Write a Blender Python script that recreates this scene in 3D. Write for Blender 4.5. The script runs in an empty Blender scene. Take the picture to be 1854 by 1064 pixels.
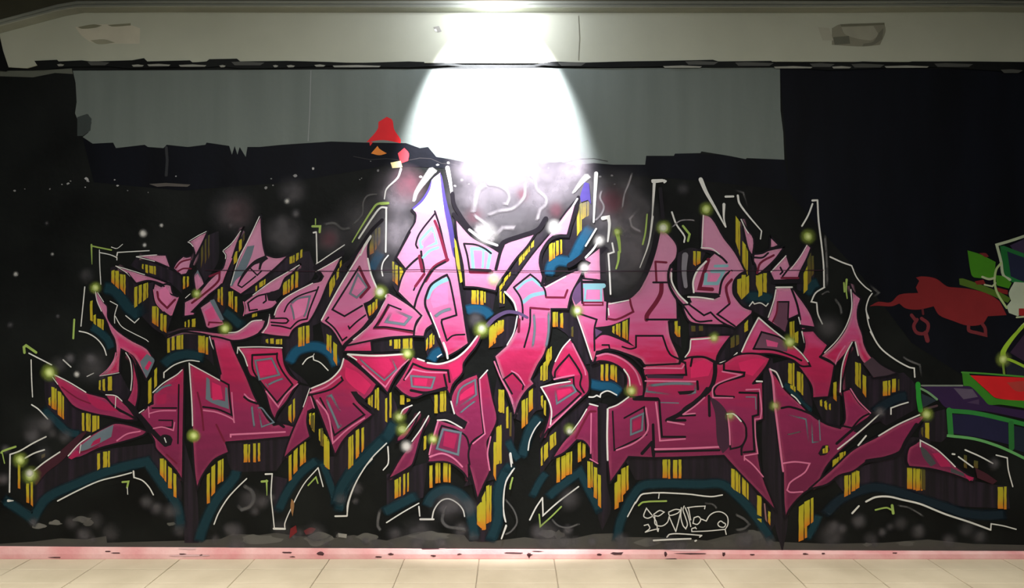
import bpy, math, random
from mathutils import Vector
from mathutils.geometry import tessellate_polygon

random.seed(7)
S = 320.0                       # photograph pixels per metre on the wall
D = 4.4                         # camera distance from the wall
def WX(px): return (px - 927.0) / S
def WZ(py): return (1008.0 - py) / S

scene = bpy.context.scene
col = scene.collection

# ------------------------------------------------------------- camera
cam_d = bpy.data.cameras.new('camera')
cam = bpy.data.objects.new('camera', cam_d)
col.objects.link(cam)
cam.location = (0, -D, WZ(532))
cam.rotation_euler = (math.radians(90), 0, 0)
cam_d.sensor_width = 36
cam_d.lens = 36 * D / (1854 / S)
scene.camera = cam

# ------------------------------------------------------------- world, exposure
w = bpy.data.worlds.new('world'); scene.world = w
w.use_nodes = True
bg = w.node_tree.nodes['Background']
bg.inputs[0].default_value = (0.80, 0.84, 0.86, 1)
bg.inputs[1].default_value = 0.10
scene.cycles.transparent_max_bounces = 32
vs = scene.view_settings
vs.view_transform = 'Standard'; vs.look = 'None'
vs.exposure = 0.0; vs.gamma = 1.0; vs.use_curve_mapping = False

# ------------------------------------------------------------- lamps of the passage (behind the camera, on the ceiling)
LAMP_X = (-1.5, 1.5)
LAMP_Y, LAMP_Z = -2.5, 3.22
for i, lx in enumerate(LAMP_X):
    ld = bpy.data.lights.new('ceiling_tube_light', 'AREA')
    ld.shape = 'RECTANGLE'; ld.size = 1.2; ld.size_y = 0.22
    ld.energy = (47, 29)[i]; ld.color = (1.0, 0.985, 0.955)
    lo = bpy.data.objects.new('ceiling_tube_light', ld); col.objects.link(lo)
    lo.location = (lx, LAMP_Y, LAMP_Z - 0.09); lo.rotation_euler = (math.radians(8), 0, 0)

# louvred lamps added out of view, only to brighten the pavement
DOWN_X, DOWN_Y, DOWN_Z = (-2.7, -0.9, 0.9, 2.7), -1.0, 3.28
for i, lx in enumerate(DOWN_X):
    ld = bpy.data.lights.new('added_floor_fill', 'AREA'); ld.shape = 'RECTANGLE'; ld.size = 0.5; ld.size_y = 0.2
    ld.energy = (12.5, 12.5, 12, 9.5)[i]; ld.color = (1.0, 0.95, 0.86); ld.spread = math.radians(64)
    lo = bpy.data.objects.new('added_floor_fill', ld); col.objects.link(lo); lo.location = (lx, DOWN_Y, DOWN_Z - 0.045)

# floodlight fixed under the ceiling close to the wall
FL = Vector((WX(897), -0.40, WZ(-18)))
sp = bpy.data.lights.new('floodlight_beam', 'SPOT')
sp.energy = 760; sp.color = (0.97, 0.94, 1.0)
sp.spot_size = math.radians(67); sp.spot_blend = 0.3; sp.shadow_soft_size = 0.03
so = bpy.data.objects.new('floodlight_beam', sp); col.objects.link(so)
so.location = FL + Vector((0, 0, -0.035)); so.rotation_euler = (math.radians(37), 0, 0)
pl = bpy.data.lights.new('floodlight_spill', 'POINT')
pl.energy = 22; pl.color = (0.88, 0.88, 1.0); pl.shadow_soft_size = 0.04
po = bpy.data.objects.new('floodlight_spill', pl); col.objects.link(po)
po.location = FL + Vector((0, 0.16, -0.13))

# ------------------------------------------------------------- materials
def lin(c):
    return tuple(((v / 255) / 12.92 if v / 255 <= 0.04045 else ((v / 255 + 0.055) / 1.055) ** 2.4) for v in c) + (1.0,)

def nodes_of(name):
    m = bpy.data.materials.new(name); m.use_nodes = True
    nt = m.node_tree
    return m, nt, nt.nodes['Principled BSDF']

def plaster_bump(nt, bsdf, strength=0.25, scale=26.0):
    geo = nt.nodes.new('ShaderNodeNewGeometry')
    n1 = nt.nodes.new('ShaderNodeTexNoise'); n1.inputs['Scale'].default_value = scale; n1.inputs['Detail'].default_value = 6
    n2 = nt.nodes.new('ShaderNodeTexNoise'); n2.inputs['Scale'].default_value = 3.0; n2.inputs['Detail'].default_value = 3
    ad = nt.nodes.new('ShaderNodeMath'); ad.operation = 'ADD'
    b = nt.nodes.new('ShaderNodeBump'); b.inputs['Strength'].default_value = strength; b.inputs['Distance'].default_value = 0.006
    nt.links.new(geo.outputs['Position'], n1.inputs['Vector']); nt.links.new(geo.outputs['Position'], n2.inputs['Vector'])
    nt.links.new(n1.outputs['Fac'], ad.inputs[0]); nt.links.new(n2.outputs['Fac'], ad.inputs[1])
    nt.links.new(ad.outputs[0], b.inputs['Height']); nt.links.new(b.outputs[0], bsdf.inputs['Normal'])
    return geo

def mottled(name, c1, c2, scale=4.0, rough=0.7, bump=0.25, bscale=26.0, stretch=None, contrast=(0.35, 0.65), spec=0.3):
    m, nt, b = nodes_of(name)
    geo = plaster_bump(nt, b, bump, bscale)
    n = nt.nodes.new('ShaderNodeTexNoise'); n.inputs['Scale'].default_value = scale; n.inputs['Detail'].default_value = 7
    if stretch:
        mp = nt.nodes.new('ShaderNodeMapping'); mp.inputs['Scale'].default_value = stretch
        nt.links.new(geo.outputs['Position'], mp.inputs['Vector']); nt.links.new(mp.outputs[0], n.inputs['Vector'])
    else:
        nt.links.new(geo.outputs['Position'], n.inputs['Vector'])
    r = nt.nodes.new('ShaderNodeValToRGB')
    r.color_ramp.elements[0].position = contrast[0]; r.color_ramp.elements[1].position = contrast[1]
    r.color_ramp.elements[0].color = lin(c1); r.color_ramp.elements[1].color = lin(c2)
    nt.links.new(n.outputs['Fac'], r.inputs[0]); nt.links.new(r.outputs[0], b.inputs['Base Color'])
    b.inputs['Roughness'].default_value = rough
    b.inputs['Specular IOR Level'].default_value = spec
    return m

def paint_material():
    """opaque spray paint, the colour comes from the mesh"""
    m, nt, b = nodes_of('spray_paint')
    plaster_bump(nt, b, 0.2)
    a = nt.nodes.new('ShaderNodeAttribute'); a.attribute_name = 'Col'
    geo = nt.nodes.new('ShaderNodeNewGeometry')
    n = nt.nodes.new('ShaderNodeTexNoise'); n.inputs['Scale'].default_value = 9; n.inputs['Detail'].default_value = 6
    nt.links.new(geo.outputs['Position'], n.inputs['Vector'])
    mr = nt.nodes.new('ShaderNodeMapRange'); mr.inputs[3].default_value = 0.80; mr.inputs[4].default_value = 1.16
    nt.links.new(n.outputs['Fac'], mr.inputs[0])
    mx = nt.nodes.new('ShaderNodeVectorMath'); mx.operation = 'SCALE'
    nt.links.new(a.outputs['Color'], mx.inputs[0]); nt.links.new(mr.outputs[0], mx.inputs['Scale'])
    nt.links.new(mx.outputs[0], b.inputs['Base Color'])
    b.inputs['Roughness'].default_value = 0.6; b.inputs['Specular IOR Level'].default_value = 0.25
    return m

def mist_material():
    """thin spray mist: paint whose cover fades out, held in the mesh colour's alpha"""
    m, nt, b = nodes_of('spray_mist')
    a = nt.nodes.new('ShaderNodeAttribute'); a.attribute_name = 'Col'
    nt.links.new(a.outputs['Color'], b.inputs['Base Color'])
    geo = nt.nodes.new('ShaderNodeNewGeometry')
    n = nt.nodes.new('ShaderNodeTexNoise'); n.inputs['Scale'].default_value = 14; n.inputs['Detail'].default_value = 8
    nt.links.new(geo.outputs['Position'], n.inputs['Vector'])
    mr = nt.nodes.new('ShaderNodeMapRange'); mr.inputs[1].default_value = 0.25; mr.inputs[2].default_value = 0.62
    mr.inputs[3].default_value = 0.45; mr.inputs[4].default_value = 1.1
    nt.links.new(n.outputs['Fac'], mr.inputs[0])
    mu = nt.nodes.new('ShaderNodeMath'); mu.operation = 'MULTIPLY'; mu.use_clamp = True
    nt.links.new(a.outputs['Alpha'], mu.inputs[0]); nt.links.new(mr.outputs[0], mu.inputs[1])
    nt.links.new(mu.outputs[0], b.inputs['Alpha'])
    b.inputs['Roughness'].default_value = 0.8; b.inputs['Specular IOR Level'].default_value = 0.15
    return m

def soft_material():
    """sprayed band with fuzzy edges (cover held in the mesh colour's alpha)"""
    m, nt, b = nodes_of('soft_spray_band')
    plaster_bump(nt, b, 0.2)
    a = nt.nodes.new('ShaderNodeAttribute'); a.attribute_name = 'Col'
    nt.links.new(a.outputs['Color'], b.inputs['Base Color']); nt.links.new(a.outputs['Alpha'], b.inputs['Alpha'])
    b.inputs['Roughness'].default_value = 0.65; b.inputs['Specular IOR Level'].default_value = 0.2
    return m

def fade_material():
    """the letters' own paint fade: pale pink at the top to wine red at the foot"""
    m, nt, b = nodes_of('letter_fade_paint')
    geo = plaster_bump(nt, b, 0.22)
    n = nt.nodes.new('ShaderNodeTexNoise'); n.inputs['Scale'].default_value = 5; n.inputs['Detail'].default_value = 6
    mp = nt.nodes.new('ShaderNodeMapping'); mp.inputs['Scale'].default_value = (1.0, 1.0, 4.0)
    nt.links.new(geo.outputs['Position'], mp.inputs['Vector']); nt.links.new(mp.outputs[0], n.inputs['Vector'])
    sx = nt.nodes.new('ShaderNodeSeparateXYZ'); nt.links.new(geo.outputs['Position'], sx.inputs[0])
    j = nt.nodes.new('ShaderNodeMath'); j.operation = 'MULTIPLY_ADD'; j.inputs[1].default_value = 0.28; 
    nt.links.new(n.outputs['Fac'], j.inputs[0]); nt.links.new(sx.outputs['Z'], j.inputs[2])
    mr = nt.nodes.new('ShaderNodeMapRange')
    mr.inputs[1].default_value = WZ(1000) + 0.14; mr.inputs[2].default_value = WZ(300) + 0.14
    nt.links.new(j.outputs[0], mr.inputs[0])
    r = nt.nodes.new('ShaderNodeValToRGB'); cr = r.color_ramp
    stops = [(1000, (86, 27, 56)), (840, (118, 34, 74)), (740, (144, 40, 88)), (680, (176, 36, 84)), (640, (200, 42, 96)),
             (610, (203, 78, 132)), (560, (202, 109, 158)), (480, (203, 136, 172)), (300, (199, 146, 174))]
    while len(cr.elements) < len(stops): cr.elements.new(0.5)
    for e, (py, c) in zip(cr.elements, stops):
        e.position = (1000 - py) / 700.0; e.color = lin(c)
    nt.links.new(mr.outputs[0], r.inputs[0]); nt.links.new(r.outputs[0], b.inputs['Base Color'])
    b.inputs['Roughness'].default_value = 0.55; b.inputs['Specular IOR Level'].default_value = 0.25
    return m

MAT = {'paint': paint_material(), 'mist': mist_material(), 'fade': fade_material(), 'soft': soft_material()}
MAT['black_wall'] = mottled('black_wall_paint', (13, 15, 15), (26, 29, 28), 2.2, 0.6, 0.3, spec=0.12)
MAT['shade'] = mottled('purple_shadow_paint', (17, 13, 22), (42, 30, 47), 9.0, 0.6, 0.2, stretch=(3.2, 1, 0.16), contrast=(0.42, 0.72))
MAT['navy'] = mottled('navy_black_roller_paint', (9, 11, 17), (14, 17, 26), 1.6, 0.6, 0.18, stretch=(3, 1, 0.6), spec=0.12)
MAT['grey'] = mottled('grey_roller_paint', (103, 113, 108), (111, 121, 116), 1.6, 0.6, 0.15, stretch=(5, 1, 0.5))
MAT['cream'] = mottled('cream_fascia_paint', (172, 176, 158), (184, 188, 170), 1.4, 0.6, 0.12)
MAT['trim'] = mottled('trim_paint', (116, 120, 110), (136, 140, 128), 2.5, 0.5, 0.1, stretch=(0.4, 1, 6))
MAT['ceiling'] = mottled('dark_ceiling_paint', (70, 68, 52), (88, 86, 66), 2.0, 0.8, 0.2)
MAT['kerb'] = mottled('pink_kerb_paint', (228, 158, 158), (244, 198, 194), 5.0, 0.65, 0.35, 40)
MAT['tile'] = mottled('beige_floor_tile', (190, 178, 152), (214, 202, 176), 2.6, 0.45, 0.12, 30, contrast=(0.3, 0.7))
MAT['grout'] = mottled('tile_grout', (150, 138, 120), (166, 154, 134), 9.0, 0.85, 0.2)
MAT['metal'] = mottled('lamp_housing_metal', (52, 54, 58), (64, 66, 70), 6.0, 0.4, 0.02)
m, nt, b = nodes_of('lamp_lens_glow')
b.inputs['Emission Color'].default_value = (0.9, 0.92, 1, 1); b.inputs['Emission Strength'].default_value = 12
nz = nt.nodes.new('ShaderNodeTexNoise'); nz.inputs['Scale'].default_value = 3; nt.links.new(nz.outputs['Color'], b.inputs['Base Color'])
MAT['lens'] = m
m, nt, b = nodes_of('tube_glow')
b.inputs['Emission Color'].default_value = (1, 0.95, 0.86, 1); b.inputs['Emission Strength'].default_value = 3
nz = nt.nodes.new('ShaderNodeTexNoise'); nz.inputs['Scale'].default_value = 3; nt.links.new(nz.outputs['Color'], b.inputs['Base Color'])
MAT['tube'] = m

# ------------------------------------------------------------- mesh helpers
class MB:
    def __init__(s): s.v = []; s.f = []; s.c = []
    def add(s, verts, faces, c=None):
        o = len(s.v); s.v += verts; s.f += [tuple(i + o for i in f) for f in faces]
        s.c += (c if isinstance(c, list) else [c or (1, 1, 1, 1)] * len(verts))
    def box(s, x0, x1, y0, y1, z0, z1):
        v = [(x, y, z) for z in (z0, z1) for y in (y0, y1) for x in (x0, x1)]
        s.add(v, [(0, 2, 3, 1), (4, 5, 7, 6), (0, 1, 5, 4), (2, 6, 7, 3), (0, 4, 6, 2), (1, 3, 7, 5)])
    def build(s, name, mat, parent=None, colour=False, loc=None):
        me = bpy.data.meshes.new(name); me.from_pydata(s.v, [], s.f)
        if colour:
            at = me.color_attributes.new('Col', 'FLOAT_COLOR', 'POINT')
            for i, c in enumerate(s.c): at.data[i].color = c
        me.materials.append(mat); me.update()
        ob = bpy.data.objects.new(name, me); col.objects.link(ob)
        if parent: ob.parent = parent
        if loc: ob.location = loc
        return ob

def tag(o, label=None, cat=None, group=None, kind=None):
    if label: o['label'] = label
    if cat: o['category'] = cat
    if group: o['group'] = group
    if kind: o['kind'] = kind
    return o

def empty(name, loc=(0, 0, 0)):
    o = bpy.data.objects.new(name, None); col.objects.link(o); o.location = loc; return o

def angle(a, b, c):
    u = (b[0] - a[0], b[1] - a[1]); v = (c[0] - b[0], c[1] - b[1])
    lu = math.hypot(*u); lv = math.hypot(*v)
    if lu < 1e-6 or lv < 1e-6: return 0
    return math.degrees(math.acos(max(-1, min(1, (u[0] * v[0] + u[1] * v[1]) / lu / lv))))

def smooth(pts, closed=False, lim=48, n=4):
    """rounds the gentle bends of a traced line, keeps its corners"""
    N = len(pts)
    if N < 3: return list(pts), set()
    def P(i): return pts[i % N] if closed else pts[max(0, min(N - 1, i))]
    corner = [False] * N
    for i in range(N):
        if not closed and i in (0, N - 1): corner[i] = True
        else: corner[i] = angle(P(i - 1), P(i), P(i + 1)) > lim
    out = []; ci = set()
    for i in range(N if closed else N - 1):
        p1, p2 = P(i), P(i + 1)
        j = (i + 1) % N
        p0 = (2 * p1[0] - p2[0], 2 * p1[1] - p2[1]) if corner[i] else P(i - 1)
        p3 = (2 * p2[0] - p1[0], 2 * p2[1] - p1[1]) if corner[j] else P(i + 2)
        if corner[i]: ci.add(len(out))
        k = 1 if (corner[i] and corner[j]) else n
        d1 = math.hypot(p1[0] - p0[0], p1[1] - p0[1]); d2 = math.hypot(p2[0] - p1[0], p2[1] - p1[1]); d3 = math.hypot(p3[0] - p2[0], p3[1] - p2[1])
        m1 = [(p2[a] - p0[a]) * d2 / max(1e-6, d1 + d2) for a in (0, 1)]
        m2 = [(p3[a] - p1[a]) * d2 / max(1e-6, d2 + d3) for a in (0, 1)]
        for q in range(k):
            t = q / k; t2 = t * t; t3 = t2 * t
            out.append(tuple((2 * t3 - 3 * t2 + 1) * p1[a] + (t3 - 2 * t2 + t) * m1[a] + (3 * t2 - 2 * t3) * p2[a] + (t3 - t2) * m2[a] for a in (0, 1)))
    if not closed: out.append(pts[-1])
    return out, ci

def offsets(sm, closed_line):
    """mitred side vectors for each point of a line, and the points where it must be broken"""
    n = len(sm); nv = []; brk = set()
    for k in range(n):
        if closed_line and k in (0, n - 1): a, b_, c_ = sm[n - 2], sm[0], sm[1]
        else: a, b_, c_ = sm[max(0, k - 1)], sm[k], sm[min(n - 1, k + 1)]
        u = (b_[0] - a[0], b_[1] - a[1]); v = (c_[0] - b_[0], c_[1] - b_[1])
        lu = math.hypot(*u); lv = math.hypot(*v)
        if lu < 1e-6: u, lu = v, lv
        if lv < 1e-6: v, lv = u, lu
        u = (u[0] / lu, u[1] / lu); v = (v[0] / lv, v[1] / lv)
        m_ = (-(u[1] + v[1]), u[0] + v[0]); lm = math.hypot(*m_)
        ca = lm / 2
        if ca < 0.42: brk.add(k); nv.append(None)
        else: nv.append((m_[0] / lm / ca, m_[1] / lm / ca))
    return nv, brk

def stroke(mb, pts, w0, w1, c, y, closed=False, raw=False, soft=0.0, lim=52):
    """a painted line: mitred, round ended; soft > 0 fades its edges out (alpha)"""
    if closed: pts = pts + [pts[0]]
    sm = pts if raw else smooth(pts, lim=lim)[0]
    sm = [p for k, p in enumerate(sm) if k == 0 or math.hypot(p[0] - sm[k - 1][0], p[1] - sm[k - 1][1]) > 0.05]
    n = len(sm)
    if n < 2: return
    ring = math.hypot(sm[0][0] - sm[-1][0], sm[0][1] - sm[-1][1]) < 0.05 and n > 3
    L = [0]
    for i in range(1, n): L.append(L[-1] + math.hypot(sm[i][0] - sm[i - 1][0], sm[i][1] - sm[i - 1][1]))
    T = max(L[-1], 1e-6)
    W = [(w0 + (w1 - w0) * l / T) / 2 for l in L]
    nv, brk = offsets(sm, ring)
    lanes = [(-1, 1.0), (1, 1.0)] if not soft else [(-1 - soft, 0.0), (-1 + soft, 1.0), (1 - soft, 1.0), (1 + soft, 0.0)]
    vs = []; fs = []; cs = []; dy = []
    lift = 0
    def put(p, q, w_, end, d):
        for (s_, al) in lanes:
            vs.append((p[0] + q[0] * w_ * s_, p[1] + q[1] * w_ * s_)); cs.append(c[:3] + (c[3] * al * end,)); dy.append(d)
    def seg(i, j):
        l = math.hypot(sm[j][0] - sm[i][0], sm[j][1] - sm[i][1]); return (-(sm[j][1] - sm[i][1]) / l, (sm[j][0] - sm[i][0]) / l)
    def disc(p, r, d):
        o = len(vs); k = 9
        for q in range(k):
            vs.append((p[0] + r * math.cos(q * 2 * math.pi / k), p[1] + r * math.sin(q * 2 * math.pi / k))); cs.append(c); dy.append(d)
        fs.append(tuple(range(o + k - 1, o - 1, -1)))
    k = len(lanes); prev = None
    for i in range(n - 1):
        if prev is None or i in brk:
            if i in brk: lift = 1 - lift
            put(sm[i], nv[i] if i not in brk else seg(i, i + 1), W[i], 0.0 if (soft and i == 0 and not ring) else 1.0, lift * 1.6e-6); prev = len(vs) - k
        e = i + 1
        put(sm[e], nv[e] if e not in brk else seg(i, e), W[e], 0.0 if (soft and e == n - 1 and not ring) else 1.0, lift * 1.6e-6)
        cur = len(vs) - k
        for q in range(k - 1): fs.append((prev + q, prev + q + 1, cur + q + 1, cur + q))
        prev = cur
    if not soft:
        for i in sorted(brk | (set() if ring else {0, n - 1})): disc(sm[i], W[i], 3.2e-6)
    mb.add([(WX(x), y + d, WZ(v)) for (x, v), d in zip(vs, dy)], fs, cs)

def soft_rim(mb, pts, depth, c, y, a0):
    """airbrushed lighter edge just inside a closed shape"""
    sm = smooth(pts, True)[0]
    sm = [p for k, p in enumerate(sm) if math.hypot(p[0] - sm[k - 1][0], p[1] - sm[k - 1][1]) > 0.05]
    n = len(sm)
    area = sum(sm[k - 1][0] * sm[k][1] - sm[k][0] * sm[k - 1][1] for k in range(n))
    sg = 1 if area > 0 else -1
    vs = []; cs = []; fs = []
    for k in range(n):
        a, b_, c_ = sm[k - 1], sm[k], sm[(k + 1) % n]
        t = (c_[0] - a[0], c_[1] - a[1]); l = math.hypot(*t) or 1
        q = (-t[1] / l * sg, t[0] / l * sg)
        # the painter lit the upper left edges more
        up = max(0.0, min(1.0, 0.5 + 0.5 * (q[0] * 0.6 + q[1] * 0.8)))
        al = a0 * (0.35 + 0.65 * up)
        for d, f_ in ((0.0, 1.0), (0.4, 0.75), (1.0, 0.0)):
            vs.append((b_[0] + q[0] * depth * d, b_[1] + q[1] * depth * d)); cs.append(c[:3] + (al * f_,))
    for k in range(n):
        p, q = k * 3, ((k + 1) % n) * 3
        fs += [(p, q, q + 1, p + 1), (p + 1, q + 1, q + 2, p + 2)]
    mb.add([(WX(x), y, WZ(v)) for x, v in vs], fs, cs)

def polygon(mb, pts, c, y, raw=False):
    sm = pts if raw else smooth(pts, True)[0]
    tri = tessellate_polygon([[Vector((p[0], p[1], 0)) for p in sm]])
    mb.add([(WX(x), y, WZ(v)) for x, v in sm], [tuple(t) for t in tri], c)

ORDER = [0]
def nexty():
    ORDER[0] += 1
    return -0.0008 - ORDER[0] * 4.5e-6

# ------------------------------------------------------------- the setting
XL, XR = -4.4, 4.4
mb = MB(); mb.box(XL, XR, 0.0, 0.25, -0.05, WZ(-70))
wall = tag(mb.build('wall_back', MAT['black_wall']), 'black painted plaster wall carrying the graffiti', kind='structure')

def patch(name, pts, mat, parent=wall, y=None, raw=True, colour=None):
    mb = MB(); polygon(mb, pts, lin(colour) if colour else None, y if y is not None else nexty(), raw)
    return mb.build(name, mat, parent, colour=bool(colour))

rnd = random.Random(3)
# navy black field at the upper right, black field at the left
patch('navy_field', [(1412, 122), (1600, 124), (1854, 126), (2330, 126), (2330, 700), (1760, 690), (1650, 620), (1560, 500), (1490, 420), (1430, 350)], MAT['navy'])
patch('navy_field', [(150, 250), (700, 256), (1180, 275), (1420, 285), (1430, 345), (1300, 330), (1180, 320), (700, 300), (520, 330), (330, 345), (170, 330)], MAT['navy'])
grey_edge = [(132, 128), (137, 150), (139, 185), (136, 205), (140, 215), (160, 207), (166, 222), (160, 240), (150, 248), (168, 260), (205, 258), (210, 268),
             (262, 262), (268, 266), (296, 268), (302, 262), (340, 266), (372, 262), (374, 258), (415, 264), (420, 280), (425, 264), (430, 280), (434, 266), (445, 284), (448, 266),
             (470, 266), (510, 262), (600, 256), (660, 258), (735, 259), (760, 268), (775, 266), (790, 284), (815, 288), (840, 293), (870, 290), (905, 294), (940, 292), (985, 296), (1015, 293), (1040, 299), (1075, 295), (1110, 298), (1168, 298), (1170, 282), (1220, 282), (1222, 278),
             (1268, 277), (1270, 274), (1320, 282), (1350, 288), (1352, 286), (1420, 289), (1418, 240), (1413, 200), (1412, 122)]
patch('grey_field', grey_edge, MAT['grey'])
patch('grey_field_scuff', [(140, 212), (158, 206), (166, 215), (164, 236), (150, 246), (140, 246)], MAT['paint'], colour=(58, 66, 64))
patch('bare_strip', [(0, 128), (60, 128), (130, 124), (132, 134), (100, 132), (60, 140), (0, 138)], MAT['paint'], colour=(96, 100, 90))
# pale bare chips showing through the ragged black edge above the grey field
for x0, x1, yy in ((105, 118, 119), (240, 262, 120), (268, 310, 119), (325, 375, 120), (398, 410, 121), (495, 505, 121), (520, 535, 121), (570, 590, 120), (603, 690, 121), (1200, 1270, 122), (1400, 1470, 123), (1505, 1540, 123), (1600, 1680, 122)):
    patch('bare_chip', [(x0, yy - 1.5), ((x0 + x1) / 2, yy - 2.6), (x1, yy - 1), (x1 - 3, yy + 1.5), (x0 + 3, yy + 1.8)], MAT['paint'], colour=(150, 152, 142), y=-0.0098)
top = [(64, 111), (105, 109), (108, 112), (150, 110), (165, 112), (240, 110), (262, 106), (268, 112), (345, 110), (350, 114), (375, 112), (380, 108), (430, 107), (436, 112), (520, 111), (600, 113), (640, 115), (740, 112), (768, 113), (770, 117),
       (800, 114), (850, 116), (960, 116), (1000, 112), (1060, 114), (1130, 112), (1200, 111), (1290, 109), (1300, 112), (1395, 111), (1400, 115), (1500, 113), (1512, 117), (1560, 112), (1640, 114), (1650, 112), (1760, 112), (1854, 113), (2330, 113)]
bot = [(2330, 128), (1854, 132), (1820, 130), (1760, 126), (1700, 122), (1600, 124), (1500, 128), (1412, 122), (1300, 123), (1200, 121), (1100, 123), (1000, 120), (960, 119), (850, 120), (770, 121), (740, 123), (690, 122), (640, 124), (600, 120), (500, 124), (440, 125), (400, 121), (350, 124), (330, 122), (235, 125), (200, 121), (120, 122), (75, 128)]
patch('black_edge_strip', [p for p in top if p[0] < 815] + [(838, 118)] + [p for p in bot if p[0] < 800], MAT['black_wall'], y=-0.0092)  # the gap left at the middle imitates the lamp's glare
patch('black_edge_strip', [(965, 118)] + [p for p in top if p[0] > 985] + [p for p in bot if p[0] > 985], MAT['black_wall'], y=-0.0092)
for x0, x1, yy in ((1010, 1060, 117), (1240, 1300, 115), (1330, 1400, 117), (1465, 1510, 119), (1540, 1600, 120), (1690, 1760, 119), (1810, 1850, 130), (420, 480, 116), (160, 200, 116)):
    patch('grey_smear', [(x0, yy - 3), (x0 + 20, yy - 4), (x1, yy - 2), (x1 - 8, yy + 3), (x0 + 6, yy + 3)], MAT['paint'], colour=(78, 80, 76), y=-0.0095)

# grey, worn strip along the foot of the wall
foot = [(0, 984), (60, 980), (110, 974), (155, 976), (192, 970), (194, 982), (260, 980), (340, 978), (400, 975), (420, 966), (470, 968), (500, 964), (540, 970), (600, 974), (640, 968), (680, 975), (700, 978), (760, 962), (800, 964), (840, 968), (850, 980), (900, 978), (950, 972), (980, 976), (1040, 974), (1075, 966), (1110, 965), (1130, 972), (1190, 972), (1280, 978), (1330, 966), (1380, 960), (1400, 980), (1500, 984), (1600, 982), (1680, 976), (1760, 984), (1854, 986), (2300, 986)]
patch('worn_strip', [(-480, 992)] + [(-480, 984)] + foot + [(2300, 996), (1400, 996), (900, 994), (300, 991)], MAT['paint'], colour=(74, 74, 70))
for cx, cy, rx, ry in ((150, 940, 18, 6), (160, 946, 10, 7), (470, 975, 40, 9), (575, 975, 28, 12), (616, 969, 9, 4), (665, 972, 22, 8), (780, 970, 40, 9), (990, 966, 16, 8), (1012, 968, 10, 9), (1100, 975, 36, 10), (1170, 982, 26, 8), (1310, 985, 30, 8), (1365, 970, 20, 12), (100, 946, 14, 5), (70, 952, 16, 5), (310, 948, 8, 4), (1570, 985, 8, 4), (1640, 984, 20, 5)):
    pp = [(cx + rx * math.cos(q * 0.5236) * rnd.uniform(.6, 1.15), cy + ry * math.sin(q * 0.5236) * rnd.uniform(.6, 1.15)) for q in range(12)]
    g = rnd.randint(74, 112)
    patch('worn_patch', pp, MAT['paint'], colour=(g, g, g - 4), raw=False)
# chips of bare plaster along the crack
def crack(name, pts, w_, c, parent=wall):
    mb = MB(); stroke(mb, pts, w_, w_, lin(c), nexty(), raw=True); return mb.build(name, MAT['paint'], parent, colour=True)
ck = [(640, 283), (670, 289), (700, 287), (735, 291), (760, 286), (780, 287), (800, 296), (815, 296), (835, 301), (850, 302), (870, 296), (900, 294), (940, 296), (985, 294), (1020, 295), (1050, 288), (1075, 287), (1100, 292)]
crack('plaster_crack', ck, 1.3, (40, 38, 40))
for k in range(46):
    cx = rnd.choice([rnd.uniform(470, 700), rnd.uniform(700, 1130), rnd.uniform(1, 330)]); cy = rnd.uniform(292, 345) if cx > 400 else rnd.uniform(315, 350)
    r = rnd.uniform(1.0, 3.0)
    pp = [(cx + r * 1.3 * math.cos(q * 1.0472) * rnd.uniform(.5, 1.2), cy + r * math.sin(q * 1.0472) * rnd.uniform(.5, 1.2)) for q in range(6)]
    patch('plaster_chip', pp, MAT['paint'], colour=(rnd.randint(120, 180),) * 3)
patch('pale_smear', [(270, 333), (300, 331), (345, 334), (340, 338), (302, 337), (285, 338)], MAT['paint'], colour=(88, 84, 80))
for xx in (300, 302): crack('roller_gap', [(xx, 266), (xx + 2, 290), (xx, 318)], 3.0, (44, 46, 50))
crack('plaster_drip', [(563, 128), (561, 200), (558, 255)], 1.6, (140, 145, 145))

# fascia above the wall, with its patched places
mb = MB()
fas = [(0, 60), (14, 122), (50, 124), (75, 117), (300, 113), (927, 115), (1300, 112), (1854, 113), (2340, 113), (2340, 18), (1854, 18), (927, 16), (155, 16), (60, 38)]
tri = tessellate_polygon([[Vector((p[0], p[1], 0)) for p in fas]])
n = len(fas)
mb.add([(WX(x), -0.008, WZ(z)) for x, z in fas] + [(WX(x), 0.0, WZ(z)) for x, z in fas],
       [tuple(t) for t in tri] + [(i, (i + 1) % n, n + (i + 1) % n, n + i) for i in range(n)])
fascia = tag(mb.build('trim_1', MAT['cream']), 'cream painted fascia running along the top of the wall', kind='structure')
def fpatch(name, pts, c, k):
    mb = MB(); polygon(mb, pts, lin(c), -0.0082 - k * 0.00012); return mb.build(name, MAT['paint'], fascia, colour=True)
fpatch('filler_patch', [(138, 50), (165, 46), (190, 45), (236, 46), (255, 52), (254, 80), (215, 80), (170, 78), (150, 66)], (193, 190, 170), 1)
fpatch('filler_shadow', [(142, 50), (170, 45), (186, 47), (175, 51), (150, 53)], (127, 127, 104), 2)
fpatch('filler_shadow', [(196, 46), (238, 43), (238, 47), (205, 49)], (127, 127, 104), 3)
fpatch('filler_shadow', [(165, 74), (190, 72), (210, 78), (180, 81)], (149, 149, 127), 4)
fpatch('filler_patch', [(1505, 52), (1520, 45), (1600, 43), (1602, 58), (1592, 82), (1560, 85), (1505, 82)], (138, 138, 120), 5)
fpatch('filler_shadow', [(1507, 68), (1536, 66), (1538, 80), (1510, 82)], (104, 106, 92), 6)
fpatch('filler_patch', [(1480, 50), (1500, 52), (1508, 74), (1488, 74)], (174, 174, 156), 7)
fpatch('filler_patch', [(1522, 50), (1580, 48), (1590, 64), (1575, 74), (1530, 64)], (161, 161, 143), 8)
fpatch('filler_shadow', [(1520, 45), (1600, 42), (1600, 46), (1522, 49)], (113, 113, 95), 9)
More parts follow.
